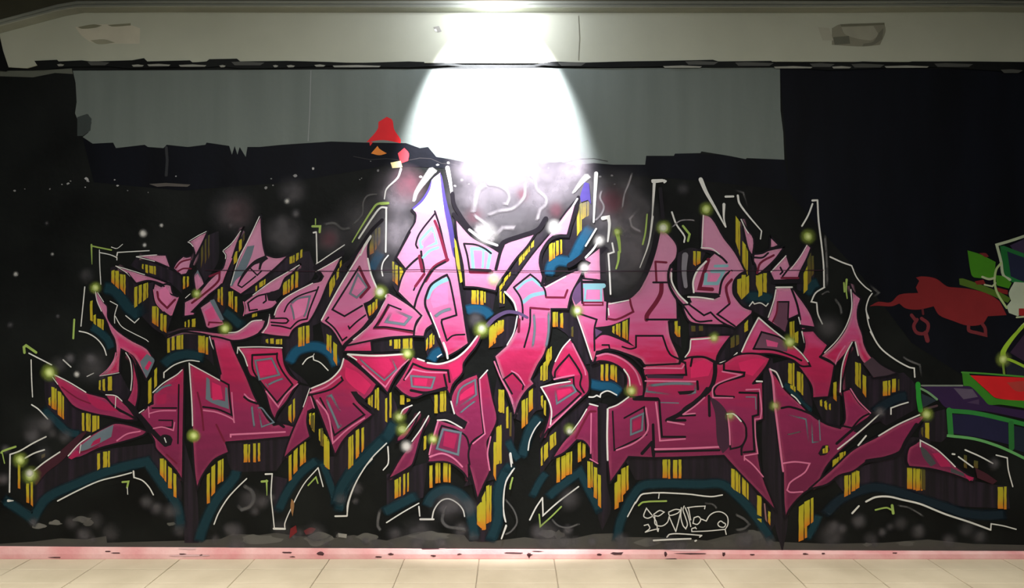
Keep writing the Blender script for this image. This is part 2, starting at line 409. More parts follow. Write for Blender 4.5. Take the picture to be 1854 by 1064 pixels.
fpatch('filler_shadow', [(1590, 60), (1598, 52), (1596, 72), (1580, 82), (1560, 85), (1562, 80), (1580, 76)], (117, 117, 102), 10)
fpatch('paint_scrape', [(785, 50), (795, 48), (800, 58), (793, 60)], (140, 140, 131), 11)
fpatch('paint_scrape', [(786, 54), (790, 53), (792, 58), (788, 58)], (220, 220, 213), 12)
crackline = MB(); stroke(crackline, [(1047, 30), (1049, 70), (1047, 110)], 1.0, 1.0, lin((116, 116, 104)), -0.0098, raw=True); crackline.build('panel_joint', MAT['paint'], fascia, colour=True)

# moulding above the fascia: it bends down at the left end
def moulding(name, line, prof, mat, label):
    """sweeps a profile (outwards, upwards in metres) along a line on the wall"""
    mb = MB(); n = len(prof); vs = []; fs = []
    for (px, py) in line:
        for (o, u) in prof: vs.append((WX(px), -o, WZ(py) + u))
    for i in range(len(line) - 1):
        for j in range(n):
            a, b_ = i * n + j, i * n + (j + 1) % n
            fs.append((a, b_, b_ + n, a + n))
    fs.append(tuple(range(n))); fs.append(tuple(range((len(line) - 1) * n, len(line) * n))[::-1])
    mb.add(vs, fs); return tag(mb.build(name, mat), label, kind='structure')
line = [(-480, 175), (0, 62), (60, 46), (120, 30), (155, 24), (300, 23), (927, 24), (1500, 24), (1760, 22), (1800, 23), (2340, 28)]
moulding('trim_2', line, [(0.0, 0.0), (0.086, 0.0), (0.09, 0.004), (0.09, 0.014), (0.084, 0.018), (0.09, 0.022), (0.09, 0.034), (0.086, 0.038), (0.0, 0.038)], MAT['trim'], 'grey moulding along the top edge of the cream fascia')
# dark ceiling over the passage
mb = MB(); mb.box(XL, XR, -5.6, 0.0, 3.3, 3.42)
ceil = tag(mb.build('ceiling', MAT['ceiling']), 'dark concrete ceiling of the passage', kind='structure')
patch('ceiling_return', [(-480, 170), (0, 52), (155, 16), (2340, 16), (2340, -65), (-480, -65)], MAT['ceiling'])
# side pilaster at the far left edge
patch('corner_gap', [(0, 76), (4, 82), (18, 124), (14, 130), (-10, 128)], MAT['black_wall'], y=-0.0095)

# kerb: a sloped, pink painted skirting
mb = MB()
xs = [XL + (XR - XL) * i / 60 for i in range(61)]
vs = []; fs = []
for x in xs:
    px = x * S + 927
    zt = WZ(988 + 9 * max(0, min(1, px / 1854.0)) ** 0.8)
    j = rnd.uniform(-.0008, .0008)
    vs += [(x, 0.0, zt), (x, -0.012, zt - 0.002 + j), (x, -0.03, 0.026 + j), (x, -0.036, 0.004), (x, -0.036, -0.01), (x, 0, -0.01)]
for i in range(60):
    for j in range(5): fs.append((i * 6 + j, i * 6 + j + 1, i * 6 + 7 + j, i * 6 + 6 + j))
mb.add(vs, fs)
kerb = tag(mb.build('baseboard_back', MAT['kerb']), 'pink painted sloping kerb along the foot of the wall', kind='structure')
# chipped paint on the kerb
def on_kerb(px, py):
    """the point of the kerb's sloping face seen at a place of the photograph"""
    zt = WZ(988 + 9 * max(0, min(1, px / 1854.0)) ** 0.8); cz = WZ(532)
    prof = [(0.0, zt), (-0.012, zt - 0.002), (-0.03, 0.026), (-0.036, 0.004), (-0.036, -0.002)]
    smp = []
    for (ya, za), (yb, zb) in zip(prof, prof[1:]):
        for k in range(12):
            t = k / 12; yy, zz = ya + (yb - ya) * t, za + (zb - za) * t
            smp.append((532 + (cz - zz) * S * D / (D + yy), yy, zz))
    q = min(smp, key=lambda s_: abs(s_[0] - py))
    return (WX(927 + (px - 927) * (D + q[1]) / D), q[1] - 0.0016, q[2] + 0.0016)
def kchip(cx, cy, rx, ry, c):
    mb = MB(); v = []
    for q in range(8):
        v.append(on_kerb(cx + rx * math.cos(q * .785) * rnd.uniform(.6, 1.2), cy + ry * math.sin(q * .785) * rnd.uniform(.5, 1.2)))
    v.append(on_kerb(cx, cy))
    mb.add(v, [((q + 1) % 8, q, 8) for q in range(8)], lin(c)); mb.build('paint_chip', MAT['paint'], kerb, colour=True)
for cx, cy, rx, ry in ((210, 1001, 9, 1.5), (195, 998, 6, 1.5), (100, 1009, 14, 1.2), (330, 1003, 7, 1.5), (365, 1005, 4, 1.5), (520, 1000, 12, 1.5), (530, 1008, 6, 1.2), (580, 1002, 7, 4), (686, 1008, 7, 1.5), (708, 1003, 6, 2.5), (785, 1006, 6, 1.5), (832, 1003, 5, 1.5), (780, 993, 22, 1.6), (930, 1001, 22, 1.6), (958, 1005, 3.5, 6), (958, 1004, 6, 2), (975, 998, 12, 1.2), (1085, 1004, 5, 2), (1118, 1002, 13, 3), (1205, 1003, 3, 5), (1215, 1012, 12, 1.5), (1250, 1002, 32, 1.2), (1310, 1003, 3, 4), (1458, 1003, 6, 2), (1490, 1002, 4, 2), (1362, 1004, 5, 1.5), (1620, 1001, 5, 1.5)):
    kchip(cx, cy, rx, ry, (74, 40, 44))
for cx, cy, rx, ry in ((340, 993, 20, 2.5), (1020, 990, 16, 5), (1240, 996, 34, 4), (800, 991, 20, 2), (350, 1006, 40, 2)):
    kchip(cx, cy, rx, ry, (226, 186, 186))

# floor of large tiles
mb = MB(); mb.box(XL, XR, -5.6, 0.0, -0.12, -0.006)
floor = tag(mb.build('floor', MAT['grout']), 'beige tiled pavement in front of the wall', kind='structure')
TW, TD, G_ = 0.42, 0.20, 0.004
mb = MB()
bv = 0.003
x0, x1, y0, y1 = G_ / 2, TW - G_ / 2, G_ / 2, TD - G_ / 2
v = [(x0, y0, -.006), (x1, y0, -.006), (x1, y1, -.006), (x0, y1, -.006), (x0, y0, -.002), (x1, y0, -.002), (x1, y1, -.002), (x0, y1, -.002),
     (x0 + bv, y0 + bv, 0), (x1 - bv, y0 + bv, 0), (x1 - bv, y1 - bv, 0), (x0 + bv, y1 - bv, 0)]
f = [(8, 9, 10, 11)] + [(a, (a + 1) % 4, 4 + (a + 1) % 4, 4 + a) for a in range(4)] + [(4 + a, 4 + (a + 1) % 4, 8 + (a + 1) % 4, 8 + a) for a in range(4)]
mb.add(v, f)
t0 = mb.build('floor_tile', MAT['tile'], floor)
first = True
for r in range(12):
    for c_ in range(-10, 10):
        o = t0 if first else t0.copy()
        if not first: col.objects.link(o); o.parent = floor
        first = False
        o.location = (WX(868) + c_ * TW, -0.195 - r * TD, rnd.uniform(-.0008, .0006))

# ------------------------------------------------------------- lamps
def copy_tree(o, parent=None):
    c = o.copy(); col.objects.link(c); c.parent = parent
    for ch in [x for x in bpy.data.objects if x.parent == o]: copy_tree(ch, c)
    return c

fl = tag(empty('floodlight', (FL.x, FL.y, FL.z + 0.02)), 'bright white floodlight at the top centre above the wall', 'floodlight')
mb = MB(); mb.box(-.115, .115, -.075, .075, 0.02, 0.075)
hb = mb.build('housing', MAT['metal'], fl)
mb = MB()
for k in range(9):
    xx = -.1 + k * .025
    mb.box(xx - .004, xx + .004, -.065, .065, .075, .105)
mb.build('cooling_fin', MAT['metal'], hb)
mb = MB()
for a, b_, c_, d_ in ((-.12, .12, -.08, -.066), (-.12, .12, .066, .08), (-.12, -.106, -.066, .066), (.106, .12, -.066, .066)): mb.box(a, b_, c_, d_, -.004, .022)
mb.build('rim', MAT['metal'], fl)
mb = MB(); mb.box(-.106, .106, -.066, .066, .004, .02)
mb.build('lens', MAT['lens'], fl)
mb = MB(); mb.box(-.135, -.128, -.02, .02, .04, .16); mb.box(.128, .135, -.02, .02, .04, .16); mb.box(-.135, .135, -.02, .02, .16, 3.3 - FL.z - 0.02)
mb.build('bracket', MAT['metal'], fl)

dl = tag(empty('added_louvre_lamp', (DOWN_X[0], DOWN_Y, DOWN_Z)), 'added louvred fill lamp out of view above the pavement, first from the left', 'lamp', 'added louvred fill lamps over the pavement')  # invented fixtures that house the added pavement fill
mb = MB()
for a, b_, c_, d_ in ((-.27, .27, -.12, -.105), (-.27, .27, .105, .12), (-.27, -.255, -.105, .105), (.255, .27, -.105, .105)): mb.box(a, b_, c_, d_, -.05, .02)
mb.build('frame', MAT['metal'], dl)
mb = MB(); mb.box(-.255, .255, -.105, .105, -.03, .02); mb.build('diffuser', MAT['tube'], dl)
for k, nm in enumerate(('second', 'third', 'last')):
    d2 = copy_tree(dl); d2.location.x = DOWN_X[k + 1]; d2['label'] = 'added louvred fill lamp out of view above the pavement, %s from the left' % nm

tl = tag(empty('ceiling_lamp', (LAMP_X[0], LAMP_Y, LAMP_Z)), 'tube lamp fixed to the ceiling behind the viewer, left one', 'lamp')
mb = MB(); mb.box(-.65, .65, -.09, .09, 0.0, 0.08); mb.build('housing', MAT['metal'], tl)
for yy in (-.045, .045):
    mb = MB(); v_ = []; f_ = []
    for i in range(2):
        for q in range(8): v_.append((-.6 + 1.2 * i, yy + .016 * math.cos(q * .785), -.03 + .016 * math.sin(q * .785)))
    for q in range(8): f_.append((q, (q + 1) % 8, 8 + (q + 1) % 8, 8 + q))
    mb.add(v_, f_ + [tuple(range(8)), tuple(range(15, 7, -1))]); mb.build('tube', MAT['tube'], tl)
mb = MB(); mb.box(-.64, -.6, -.08, .08, -.05, 0); mb.box(.6, .64, -.08, .08, -.05, 0); mb.build('end_cap', MAT['metal'], tl)
t2 = copy_tree(tl); t2.location.x = LAMP_X[1]; t2['label'] = 'tube lamp fixed to the ceiling behind the viewer, right one'

TRACE = """
MURAL
O 850 300
S:A 200 300 330 0.75
S:A 560 230 300 0.7
S:Q 350 470 300 0.6
S:A 850 150 220 0.6
S:Q 1150 300 260 0.6
S:Q 1420 620 280 0.7
S:A 1350 450 200 0.45
S:A 1450 800 180 0.45
S:Q 1150 900 120 0.5
S:Q 1400 250 200 0.5
S:A 300 60 260 0.8
S:A 560 30 200 0.6
S:A 950 20 160 0.6
S:A 60 20 200 0.7
S:B 480 260 60 0.4
S:B 780 400 70 0.4
S:B 1290 330 120 0.5
S:B 40 450 80 0.35
O 560 300
S:Q 200 650 160 0.5
S:Q 640 650 240 0.6
S:A 800 600 170 0.6
S:A 800 250 200 0.6
S:B 880 180 140 0.5
S:B 180 660 80 0.35
S:Q 480 480 200 0.4
O 300 300
S:Q 620 420 180 0.35
S:B 640 420 120 0.2
S:Q 1080 620 150 0.5
O 0 0 1
S:Q 153 968 13 0.58
S:Q 170 976 6 0.44
S:Q 201 964 15 0.33
S:Q 130 946 11 0.47
S:Q 61 944 8 0.57
S:Q 174 942 13 0.34
S:Q 152 940 6 0.56
S:Q 425 962 15 0.56
S:Q 439 986 11 0.50
S:Q 424 986 12 0.59
S:Q 541 964 9 0.35
S:Q 414 957 9 0.48
S:Q 390 977 9 0.39
S:Q 529 970 9 0.44
S:Q 509 956 15 0.31
S:Q 659 978 6 0.54
S:Q 613 968 6 0.31
S:Q 591 983 7 0.53
S:Q 681 982 9 0.41
S:Q 632 976 7 0.52
S:Q 665 979 6 0.58
S:Q 714 966 12 0.58
S:Q 754 985 11 0.39
S:Q 750 960 6 0.34
S:Q 810 987 7 0.31
S:Q 857 972 10 0.37
S:Q 795 982 10 0.43
S:Q 708 985 6 0.45
S:Q 834 959 13 0.58
S:Q 800 981 7 0.43
S:Q 985 982 8 0.44
S:Q 1129 983 15 0.44
S:Q 1042 979 10 0.39
S:Q 1028 959 9 0.60
S:Q 1123 975 10 0.40
S:Q 975 963 13 0.56
S:Q 1021 980 13 0.51
S:Q 1072 980 9 0.51
S:Q 1213 982 13 0.51
S:Q 1215 989 12 0.47
S:Q 1181 983 8 0.50
S:Q 1235 987 12 0.54
S:Q 1352 972 13 0.55
S:Q 1352 979 14 0.51
S:Q 1393 983 11 0.46
S:Q 1340 979 15 0.44
S:Q 1374 975 13 0.35
S:Q 1773 971 12 0.43
S:Q 1718 979 12 0.52
S:Q 1509 952 10 0.50
S:Q 1576 975 12 0.31
S:Q 1665 955 6 0.34
S:Q 1611 953 7 0.31
S:Q 1662 962 12 0.48
S:Q 1583 985 6 0.42
S:Q 1597 963 7 0.55
S:Q 1630 946 12 0.33
S:Q 284 920 11 0.59
S:Q 311 925 14 0.49
S:Q 266 908 11 0.47
S:Q 325 958 12 0.41
S:Q 493 900 7 0.47
S:Q 476 908 12 0.57
S:Q 462 925 8 0.39
S:Q 848 917 15 0.57
S:Q 821 911 15 0.45
S:Q 809 914 15 0.45
S:Q 800 921 7 0.49
S:Q 58 789 13 0.55
S:Q 11 813 8 0.58
S:Q 96 784 8 0.35
S:Q 118 789 12 0.44
S:Q 80 820 13 0.34
S:Q 645 884 11 0.40
S:Q 617 902 10 0.41
S:Q 644 907 6 0.38
# ---------- far left ----------
O 0 400
T@20 930 600 1040 630 1160 780 1225 830 1320 760
T@15 820 950 900 1000 980 1080 1010 1160
T@14 1340 950 1450 1040
D 1000 420 1060 410 1250 560 1230 790 1140 700 1000 580
D 1240 320 1560 450 1640 490 1650 660 1560 580 1300 470 1180 400
D 1200 600 1390 550 1400 740 1550 880 1500 1040 1380 960 1230 780
Yo 1008 1038 450 440 585 555
Yo 1042 1078 450 450 625 590
Yo 1085 1138 478 488 672 610
Y 1285 1300 390 390 440 430
Y 1315 1340 390 395 475 465
Y 1350 1412 400 410 490 470
Y 1215 1245 600 590 770 790
Y 1255 1285 580 570 735 760
Y 1295 1342 570 550 690 730
Yo 1375 1437 770 770 965 920
Y 1450 1475 840 840 1000 980
Yo 1480 1507 850 850 1022 1000
Yo 1655 1677 500 500 610 620
Yo 1690 1710 500 500 590 605
Y 815 840 720 710 915 900
Y 846 870 850 840 945 925
Y 878 942 880 890 992 950
Y 1670 1685 910 905 960 960
Y 1700 1716 895 890 960 960
Y 1735 1770 885 880 960 960
P 1235 322 1330 308 1420 305 1505 305 1550 430 1420 375 1330 345
P 1050 405 1150 435 1310 485 1450 530 1550 570 1500 580 1400 548 1330 540 1235 565 1150 480
P 1400 560 1385 640 1410 740 1480 820 1550 870 1590 780 1622 685 1570 655 1550 580 1500 570 1460 590
R@4 1425 640 1440 710 1515 785 1585 710
K@2.5 1450 575 1500 600 1530 650 1620 690
H@1.6 1390 620 1415 740 1480 815
H@1.6 1555 850 1615 690
M 1450 620 1500 590 1560 690 1510 770 1440 690
P 1565 430 1600 370 1660 315 1690 325 1740 310 1720 420 1690 480 1640 490 1590 450
R@3 1590 425 1640 370 1730 345
R@3 1610 455 1660 430 1730 430
W@2 1235 322 1330 312 1420 306
W@1.8 1235 324 1330 346 1400 365
W@2 1050 407 1150 435 1310 484
W@1.8 1060 412 1150 470 1180 500
K@2 1160 470 1235 562 1330 545
W@2.2 902 262 905 400 915 572
W@2.4 905 285 1000 305 1060 330 1060 352
W@2.8 1060 315 1065 284
W@2.4 1065 284 1200 276 1352 268
V@3.4>1 830 215 835 390
V@2.6 830 225 900 240 1010 262
W@1.6 1010 235 1060 248 1112 210
W@2.6 770 595 755 750 735 950
V@3.4 675 890 666 1060
Q@2 666 1066 750 1066
W@2 1000 725 1065 760
W@2 1065 762 1040 850 1040 922
W@2 1045 860 1100 950 1200 1010 1320 1070 1345 1090
W@2.4 1140 855 1220 920 1260 880
W@2.8 720 995 800 1015 880 1065 940 1140 965 1212
W@1.6 1680 695 1722 658
P 860 612 890 650 940 730 975 770 980 870 1020 940 1080 1000 1200 1080 1330 1150 1390 1240 1400 1260 1360 1350 1325 1440 1270 1330 1210 1230 1170 1200 1100 1160 1090 1260 1085 1370 950 1400 900 1400 980 1330 1040 1230 1050 1190 1040 1080 1000 1000 970 920 920 820 880 740
W@2 865 630 880 720 920 815
W@1.8 885 645 940 730
H@2 1050 1190 1035 1250 980 1335 905 1398
W@1.4 905 1400 1000 1385 1080 1370
G 1270 1270 1330 1200 1390 1240 1398 1270 1328 1420 1290 1340
M 1310 1330 1350 1260 1375 1280 1340 1350
P 1140 1190 1190 1260 1200 1400 1190 1530 1150 1620 1230 1690 1250 1600 1255 1480 1230 1350 1200 1250
W@2.4 1140 1190 1180 1260 1196 1400 1185 1530
# ---------- left, lower ----------
O 0 600
T@14 380 690 520 820 620 910 740 930
T@13 1120 480 1130 600
T@17 1470 310 1560 235 1700 205 1860 235
D 400 380 470 400 560 560 700 690 900 750 900 910 740 930 600 850 430 690
D 900 410 1090 380 1200 580 1100 620 950 570 890 530
D 1500 0 1860 -20 1860 220 1700 195 1540 220
Y 895 912 440 435 532 528
Y 928 952 430 425 538 532
Y 975 1016 410 403 535 540
Q@3 1125 280 1120 420
Q@3 1150 330 1148 470
Y 1340 1372 450 410 640 662
Y 1395 1422 350 320 495 525
Q@3 1280 370 1290 450
Yo 440 460 600 590 680 660
Yo 465 515 500 512 720 688
Yo 522 582 540 560 800 750
Y 742 765 735 735 905 900
Y 778 822 740 740 912 906
Y 834 902 755 755 882 912
Y 1515 1537 60 55 190 195
Y 1555 1582 50 45 170 175
Y 1595 1660 35 25 165 168
Yo 1795 1855 40 40 205 185
P 470 375 600 440 780 545 900 580 960 600 1060 700 1150 745 1240 800 1140 800 1000 770 840 740 680 685 600 600 520 480
M 780 560 960 640 1080 720 900 700 820 640
R@2.5 560 500 700 600 820 650
P 950 570 1040 570 1110 630 1170 690 1240 790 1150 740 1060 690 1000 640
W@2.6 478 382 620 452 780 548
W@2 470 400 526 476
W@2.4 960 570 1050 580 1110 630
W@1.8 1050 590 1045 690
P 620 1125 660 1063 720 1010 830 930 960 860 1050 825 1200 850 1340 900 1290 940 1100 1000 900 1055 730 1135 630 1145
G 900 905 1030 840 1010 950 900 1010 740 1090 720 1040
M 820 1040 850 990 915 955 905 1005
R@3 700 1100 800 1070 890 1040
H@3 1060 985 1150 925 1270 900
W@2.6 620 1122 720 1012 820 942
W@1.6 735 1020 720 1110
P 1390 560 1480 470 1600 380 1670 310 1668 560 1660 1000 1655 1350 1590 1250 1500 1150 1410 1055 1395 980 1320 860 1255 740 1300 710 1360 660 1385 650
K@9 1130 630 1250 745 1400 920 1500 1020
G@5 1400 570 1410 660
G@5 1400 560 1480 500 1560 478
G@10 1545 490 1550 650
M 1420 580 1510 560 1500 650 1425 660
K@3 1620 480 1612 1010
H@2.4 1345 680 1352 775
H@2.6 1350 740 1450 716 1592 714
K@3 1380 690 1600 690
K@2.6 1440 800 1562 802 1560 865 1445 862
H@2.6 1390 875 1470 862 1570 892 1582 820
X 1440 960 1480 930 1540 940 1565 975 1550 1025 1510 1038 1470 1010
W@2.6 1490 960 1505 1000
W@2.6 1385 550 1480 465 1600 390 1650 345
W@2.2 1262 735 1305 705
R@3 1510 1110 1600 1190
V@4.6 225 190 220 140 240 125 330 188
Q@3>1 240 160 250 340
W@3 265 195 470 300
W@2.6 285 255 290 430 298 590
W@3 575 255 645 320
W@2 790 405 850 375
W@3 290 660 350 700 435 790
W@2.8 1485 415 1485 370 1580 300 1710 260 1805 270
# ---------- left bottom ----------
O 0 790
T@17 20 560 190 670 300 745 420 560 700 425 1000 305 1330 225 1450 400 1600 620 1640 840
D 230 380 400 230 620 180 1000 110 1400 60 1480 200 1640 420 1640 620 1330 210 900 310 480 480 300 640
F@62,27,40 270 330 400 240 540 135 650 40 720 -20 800 -60 700 70 560 220 420 330 330 440
M 620 190 700 120 730 160 650 205
Yo 162 186 240 240 482 475
Q@3 205 250 205 480
Yo 238 266 420 420 602 595
Yo 278 300 410 410 645 620
Y 880 907 150 145 290 312
Y 932 997 135 130 275 287
Yo 1445 1507 200 200 420 345
Yo 1520 1557 260 285 472 465
Yo 1568 1597 330 345 556 540
Y@d 375 410 165 150 180 200
V@3.6 15 145 30 130 145 90
V@2 25 150 45 240
W@3.4 90 500 95 160 180 130 300 60 420 0
W@3.4 220 200 310 150 405 118
W@3.2 290 325 400 235 545 138
W@3.2 525 580 700 490 900 400 1080 355 1192 325
W@4 1210 312 1215 368
W@3 1215 368 1290 395 1350 455 1390 525
V@3.4 1110 410 1165 405 1152 460
W@2 1155 460 1158 520
Q@3 930 475 1110 415
Q@3 1170 455 1290 480
W@6>2 78 578 125 578
Q@7 75 755 115 755
# ---------- left centre ----------
O 300 450
T@15 520 560 600 620 660 680 740 670
D 280 170 330 -100 480 -160 480 100 400 240 340 320
D 610 -60 700 -180 720 -100 610 180 560 420 520 640 430 440 520 310
D 680 420 900 260 1130 60 1300 20 1360 200 1300 300 1060 430 1030 370 800 400
D 1400 480 1560 180 1660 100 1600 300 1400 660 1320 700 1100 800 1300 660
D 870 770 1200 700 1330 690 1320 860 1080 1060 1070 880 860 860
D 0 790 400 780 440 1063 380 1000 200 920 20 940
D 1430 670 1600 860 1590 1063 1540 1063 1440 900
T@17 1110 1040 1180 930 1280 890 1390 890 1490 950 1550 1063
Y@d 320 340 -20 -40 100 190
Y@d 355 370 -80 -90 100 150
Y@d 385 398 -120 -130 60 110
Y 615 650 40 20 120 150
Y 662 690 -70 -90 0 40
Y@d 700 715 -130 -150 -80 -60
Y 1120 1168 75 55 125 140
Y 1180 1205 45 35 95 120
Y 1218 1238 15 5 75 90
Y 845 905 310 270 325 355
Y 812 828 340 330 380 390
Yo 1060 1125 315 270 395 425
Yo 1133 1158 240 225 360 385
Yo 1172 1200 205 200 350 360
Yo 470 492 370 365 490 480
Yo 500 518 350 350 515 505
Yo 568 612 390 385 555 520
Yo 625 648 430 430 585 570
Y 780 830 590 580 610 625
Y 1480 1530 290 230 330 430
Y 1545 1568 210 170 250 290
Y 1575 1592 130 100 150 180
Yo 1198 1258 715 700 880 895
Yo 1268 1302 700 695 850 860
Yo 1455 1500 765 790 950 915
Yo 1515 1552 840 870 1063 1000
Y 15 40 815 810 940 945
Y 55 80 795 795 920 925
Y 100 160 785 785 910 912
Yo 295 340 785 790 950 940
Yo 362 386 800 800 965 960
Y 905 930 820 815 860 845
Y 945 980 812 810 860 860
Y 995 1055 818 815 865 865
P 205 -60 255 -90 310 -125 385 -160 340 -60 300 20 260 100 235 170 225 150 265 60 240 -30 225 -50
W@2 205 -60 230 -45 250 -20
W@1.6 215 -68 300 -120 370 -155
P 255 240 290 190 330 250 355 320 275 400 262 330
G@4 262 260 292 205 340 300
P 310 530 420 455 460 520 540 690 400 725 365 710 340 620
G 400 470 440 455 530 640 500 650 450 560
M 350 570 430 520 460 625 390 650
R@3 390 690 395 665 510 670
P 710 -195 650 -50 600 100 560 190 510 320 380 430 240 570 272 578 260 602 165 615 170 480 270 430 300 400 400 280 490 200 520 170 540 100 545 60 520 20 580 -30 640 -110
R@4 400 250 490 215 480 290 360 400 240 490
W@1.8 520 22 545 60 542 90
W@1.8 525 15 600 -50 680 -160
H@2 600 90 540 230 510 310
P 865 -310 870 -180 885 -30 905 55 1000 80 1120 55 1000 170 900 255 800 330 680 415 580 345 600 280 650 130 700 0 790 -170
G 740 -20 805 -30 780 60 735 170 700 230 640 280 600 345 585 335 620 230 680 110
G@2.4 640 250 700 120
X 905 60 930 90 880 130 860 190 840 190 850 130 800 150 740 210 690 280 660 330 650 320 700 220 800 110
K@2.6 655 330 690 350 760 295 815 250
K@2.6 770 180 830 240 870 200
W@2 850 -290 740 -60 660 100 590 330
H@2 590 345 680 400 800 310
P 1220 140 1150 220 1080 270 1040 360 1010 385 960 395 1015 490 960 540 830 570 700 610 720 540 705 480 800 410 960 290
X 910 400 960 390 1040 360 1060 410 990 470 930 470
K@3 745 490 760 560 830 550
K@3 745 490 830 430 905 410 910 470 885 490
W@2 1210 148 1080 225 960 295 790 420
H@1.8 705 480 718 545 705 605
P 1595 70 1540 180 1470 310 1400 480 1300 660 1240 680 1160 730 1120 800 1000 790 870 770 850 765 900 690 930 600 945 590 960 620 980 620 1000 540 1060 450 1180 380 1320 310 1400 290 1425 250 1400 215 1355 210 1450 150
M 1140 520 1200 460 1290 445 1270 580 1200 620 1150 640
G@4.5 1130 500 1150 560 1165 650
G@4.5 1130 500 1200 450 1305 430 1275 560 1250 620
K@2.8 1075 570 1110 500 1200 430 1370 372
K@3 1383 345 1370 380 1300 560 1280 635 1200 655 1130 722 1040 700 960 692
K@3 955 630 1090 630 1112 650 1090 672 955 665
K@4 1370 225 1395 250 1370 285 1320 292
W@2 1590 75 1500 130 1360 208
W@2.2 985 600 1010 530 1070 455 1180 388 1330 312
W@2.2 940 595 925 690 880 760
P 0 790 150 738 300 738 440 755 540 762 640 750 720 700 780 650 880 640 910 650 870 740 800 790 680 828 560 828 400 785 280 762 150 752 20 802
W@2.6 570 760 650 750 720 705 785 655 870 645
K@4 930 600 905 690 840 770
# lower left big letters
O 300 620
D 540 890 1110 860 1060 1060 1000 1160 600 1170 560 1060
D 1000 700 1210 380 1310 400 1250 560 1160 760 1130 850
D 1060 0 1100 200 1210 350 1290 380 1250 330 1110 210 1100 100
Yo 705 765 920 915 1085 1090
Yo 792 818 910 910 1082 1080
Yo 834 856 910 908 1075 1078
Yo 1110 1140 580 555 730 700
Yo 1152 1170 520 500 670 720
Yo 1298 1320 640 630 760 740
Y 1325 1348 640 630 815 790
Y 1385 1400 780 775 900 880
Yo 1112 1140 1030 1010 1240 1260
Yo 1155 1195 980 940 1160 1200
Yo 1213 1270 920 895 1080 1130
Yo 1440 1480 870 900 1150 1120
Y 1405 1425 800 800 940 930
Yo 1650 1700 870 840 1110 1150
Yo 1718 1752 800 780 1010 1060
Yo 1770 1790 770 760 960 1000
Yo 470 525 1070 1040 1250 1290
Yo 412 450 1120 1090 1360 1400
Yo 372 402 1190 1170 1450 1460
P 215 185 350 250 490 335 490 280 460 120 420 0 400 -60 480 -50 590 -20 620 60 680 190 740 320 800 470 850 560 920 680 980 745 1060 730 1165 755 1130 850 800 880 545 900 575 990 450 1050 380 1130 320 1230 285 1330 265 1200 250 1000 240 760 235 500
W@2.4 400 -55 420 20 440 60
K@4 430 -20 460 120 500 280
W@3 215 185 225 330 240 560 246 750
W@2.6 215 190 350 262 500 345
K@3.4 500 340 572 380 580 500 600 655 470 600 340 580
G 370 310 400 330 410 500 540 530 540 400 560 410 575 600 430 548 365 510
M 420 355 500 390 520 510 425 520
H@3.2 345 610 470 630 610 692 622 720
H@2.4 600 450 610 600 622 720
R@3.4 290 450 325 600 345 790
R@3.4 460 740 535 895
H@3.6 590 850 590 830 800 820 1082 806
G@5 780 565 790 660 805 770
G@4 830 590 870 590 920 650 980 720 870 760 840 600
K@4 712 490 760 525 830 550
H@3 715 465 750 500 802 525
K@5 1010 720 1070 760
P 650 40 1060 45 1065 110 1080 200 1130 290 1210 350 1150 440 1090 540 1020 620 990 700 950 620 900 450 840 330 770 300 740 240 720 140
W@2.6 650 95 655 42 850 38 1055 46
W@2.8 662 50 710 120 742 210
K@4 785 112 1010 102
K@3.4 785 112 790 240 850 340 1010 540 1150 380 1060 260 1010 150 1010 95
M 840 180 980 165 1000 285 850 300
G@5 812 162 960 142 1030 290 850 332 812 162
G@5 920 385 990 350 1072 320
G@2 905 370 930 400
H@3 910 440 1020 580 1090 470 1195 372
P 1300 420 1340 560 1350 590 1290 620 1280 720 1310 850 1150 970 1060 1060 1090 950 1150 790 1250 560
W@2 1305 412 1270 510 1245 580
H@2 1310 480 1345 590
W@2.6 1240 195 1280 145 1335 120 1340 155 1400 180 1470 250
W@1.6 1335 120 1345 100
# ---------- bottom left middle ----------
O 300 790
T@18 300 960 340 820 460 570 620 370 640 300
T@13 610 290 1010 290
T@16 1010 690 1100 500 1220 330 1390 200
T@12 1400 200 1480 400 1540 600
D 590 60 1100 20 1040 230 1000 300 600 290
D 160 0 280 480 300 760 300 960 170 960
D 960 350 1100 380 1080 480 1020 640 980 700
D 1480 180 1700 200 1580 500 1540 660 1420 220
T@16 1560 690 1600 530 1700 350 1848 180
W@3 440 790 480 690 560 560 640 470 735 378
W@4 905 338 965 336
W@2.8 965 336 955 520 970 680 985 830
W@5 980 830 1080 832
W@2.6 1080 832 1080 780 1140 640 1250 430 1380 280
W@2.8 1380 280 1425 450
W@4 1535 718 1640 716
W@2.8 1640 716 1660 580 1720 420 1800 280 1870 200
V@4 870 405 920 400
V@3.4>1 915 395 918 530
V@2.4 1290 440 1360 365 1378 420
F@120,34,38 1130 830 1180 800 1190 860 1120 920
F@120,34,38 1250 850 1310 820 1360 830 1330 870 1270 885
F@150,110,70 1140 560 1165 600 1150 720 1130 640
Q@6 700 440 780 490 800 560 760 630 690 660 640 620
Q@2 1270 900 1350 935 1440 925 1500 890
F@150,150,145 1560 870 1640 880 1635 915 1565 905
# ---------- centre left column ----------
O 560 450
D 540 -250 660 -270 650 -20 640 100 540 130 525 0
D 740 100 880 190 830 300 800 400 760 340 740 200
D 490 500 640 430 690 420 650 520 545 640
D 570 820 940 800 950 920 580 935
D 1040 720 1110 690 1230 980 1080 1000 1050 900
D 1390 370 1690 390 1660 560 1400 520
D 100 660 210 740 300 900 290 1063 210 1063 150 900
T@17 560 200 600 110 650 20
T@14 730 330 790 370
T@16 1100 1020 1140 950 1200 920
T@16 1410 560 1500 540 1600 570 1640 620
S:K 690 250 110 0.6
S:Q 680 230 110 0.5
S:Q 1500 640 70 0.6
Y 180 235 250 270 320 450
Yo 545 585 -100 -140 40 60
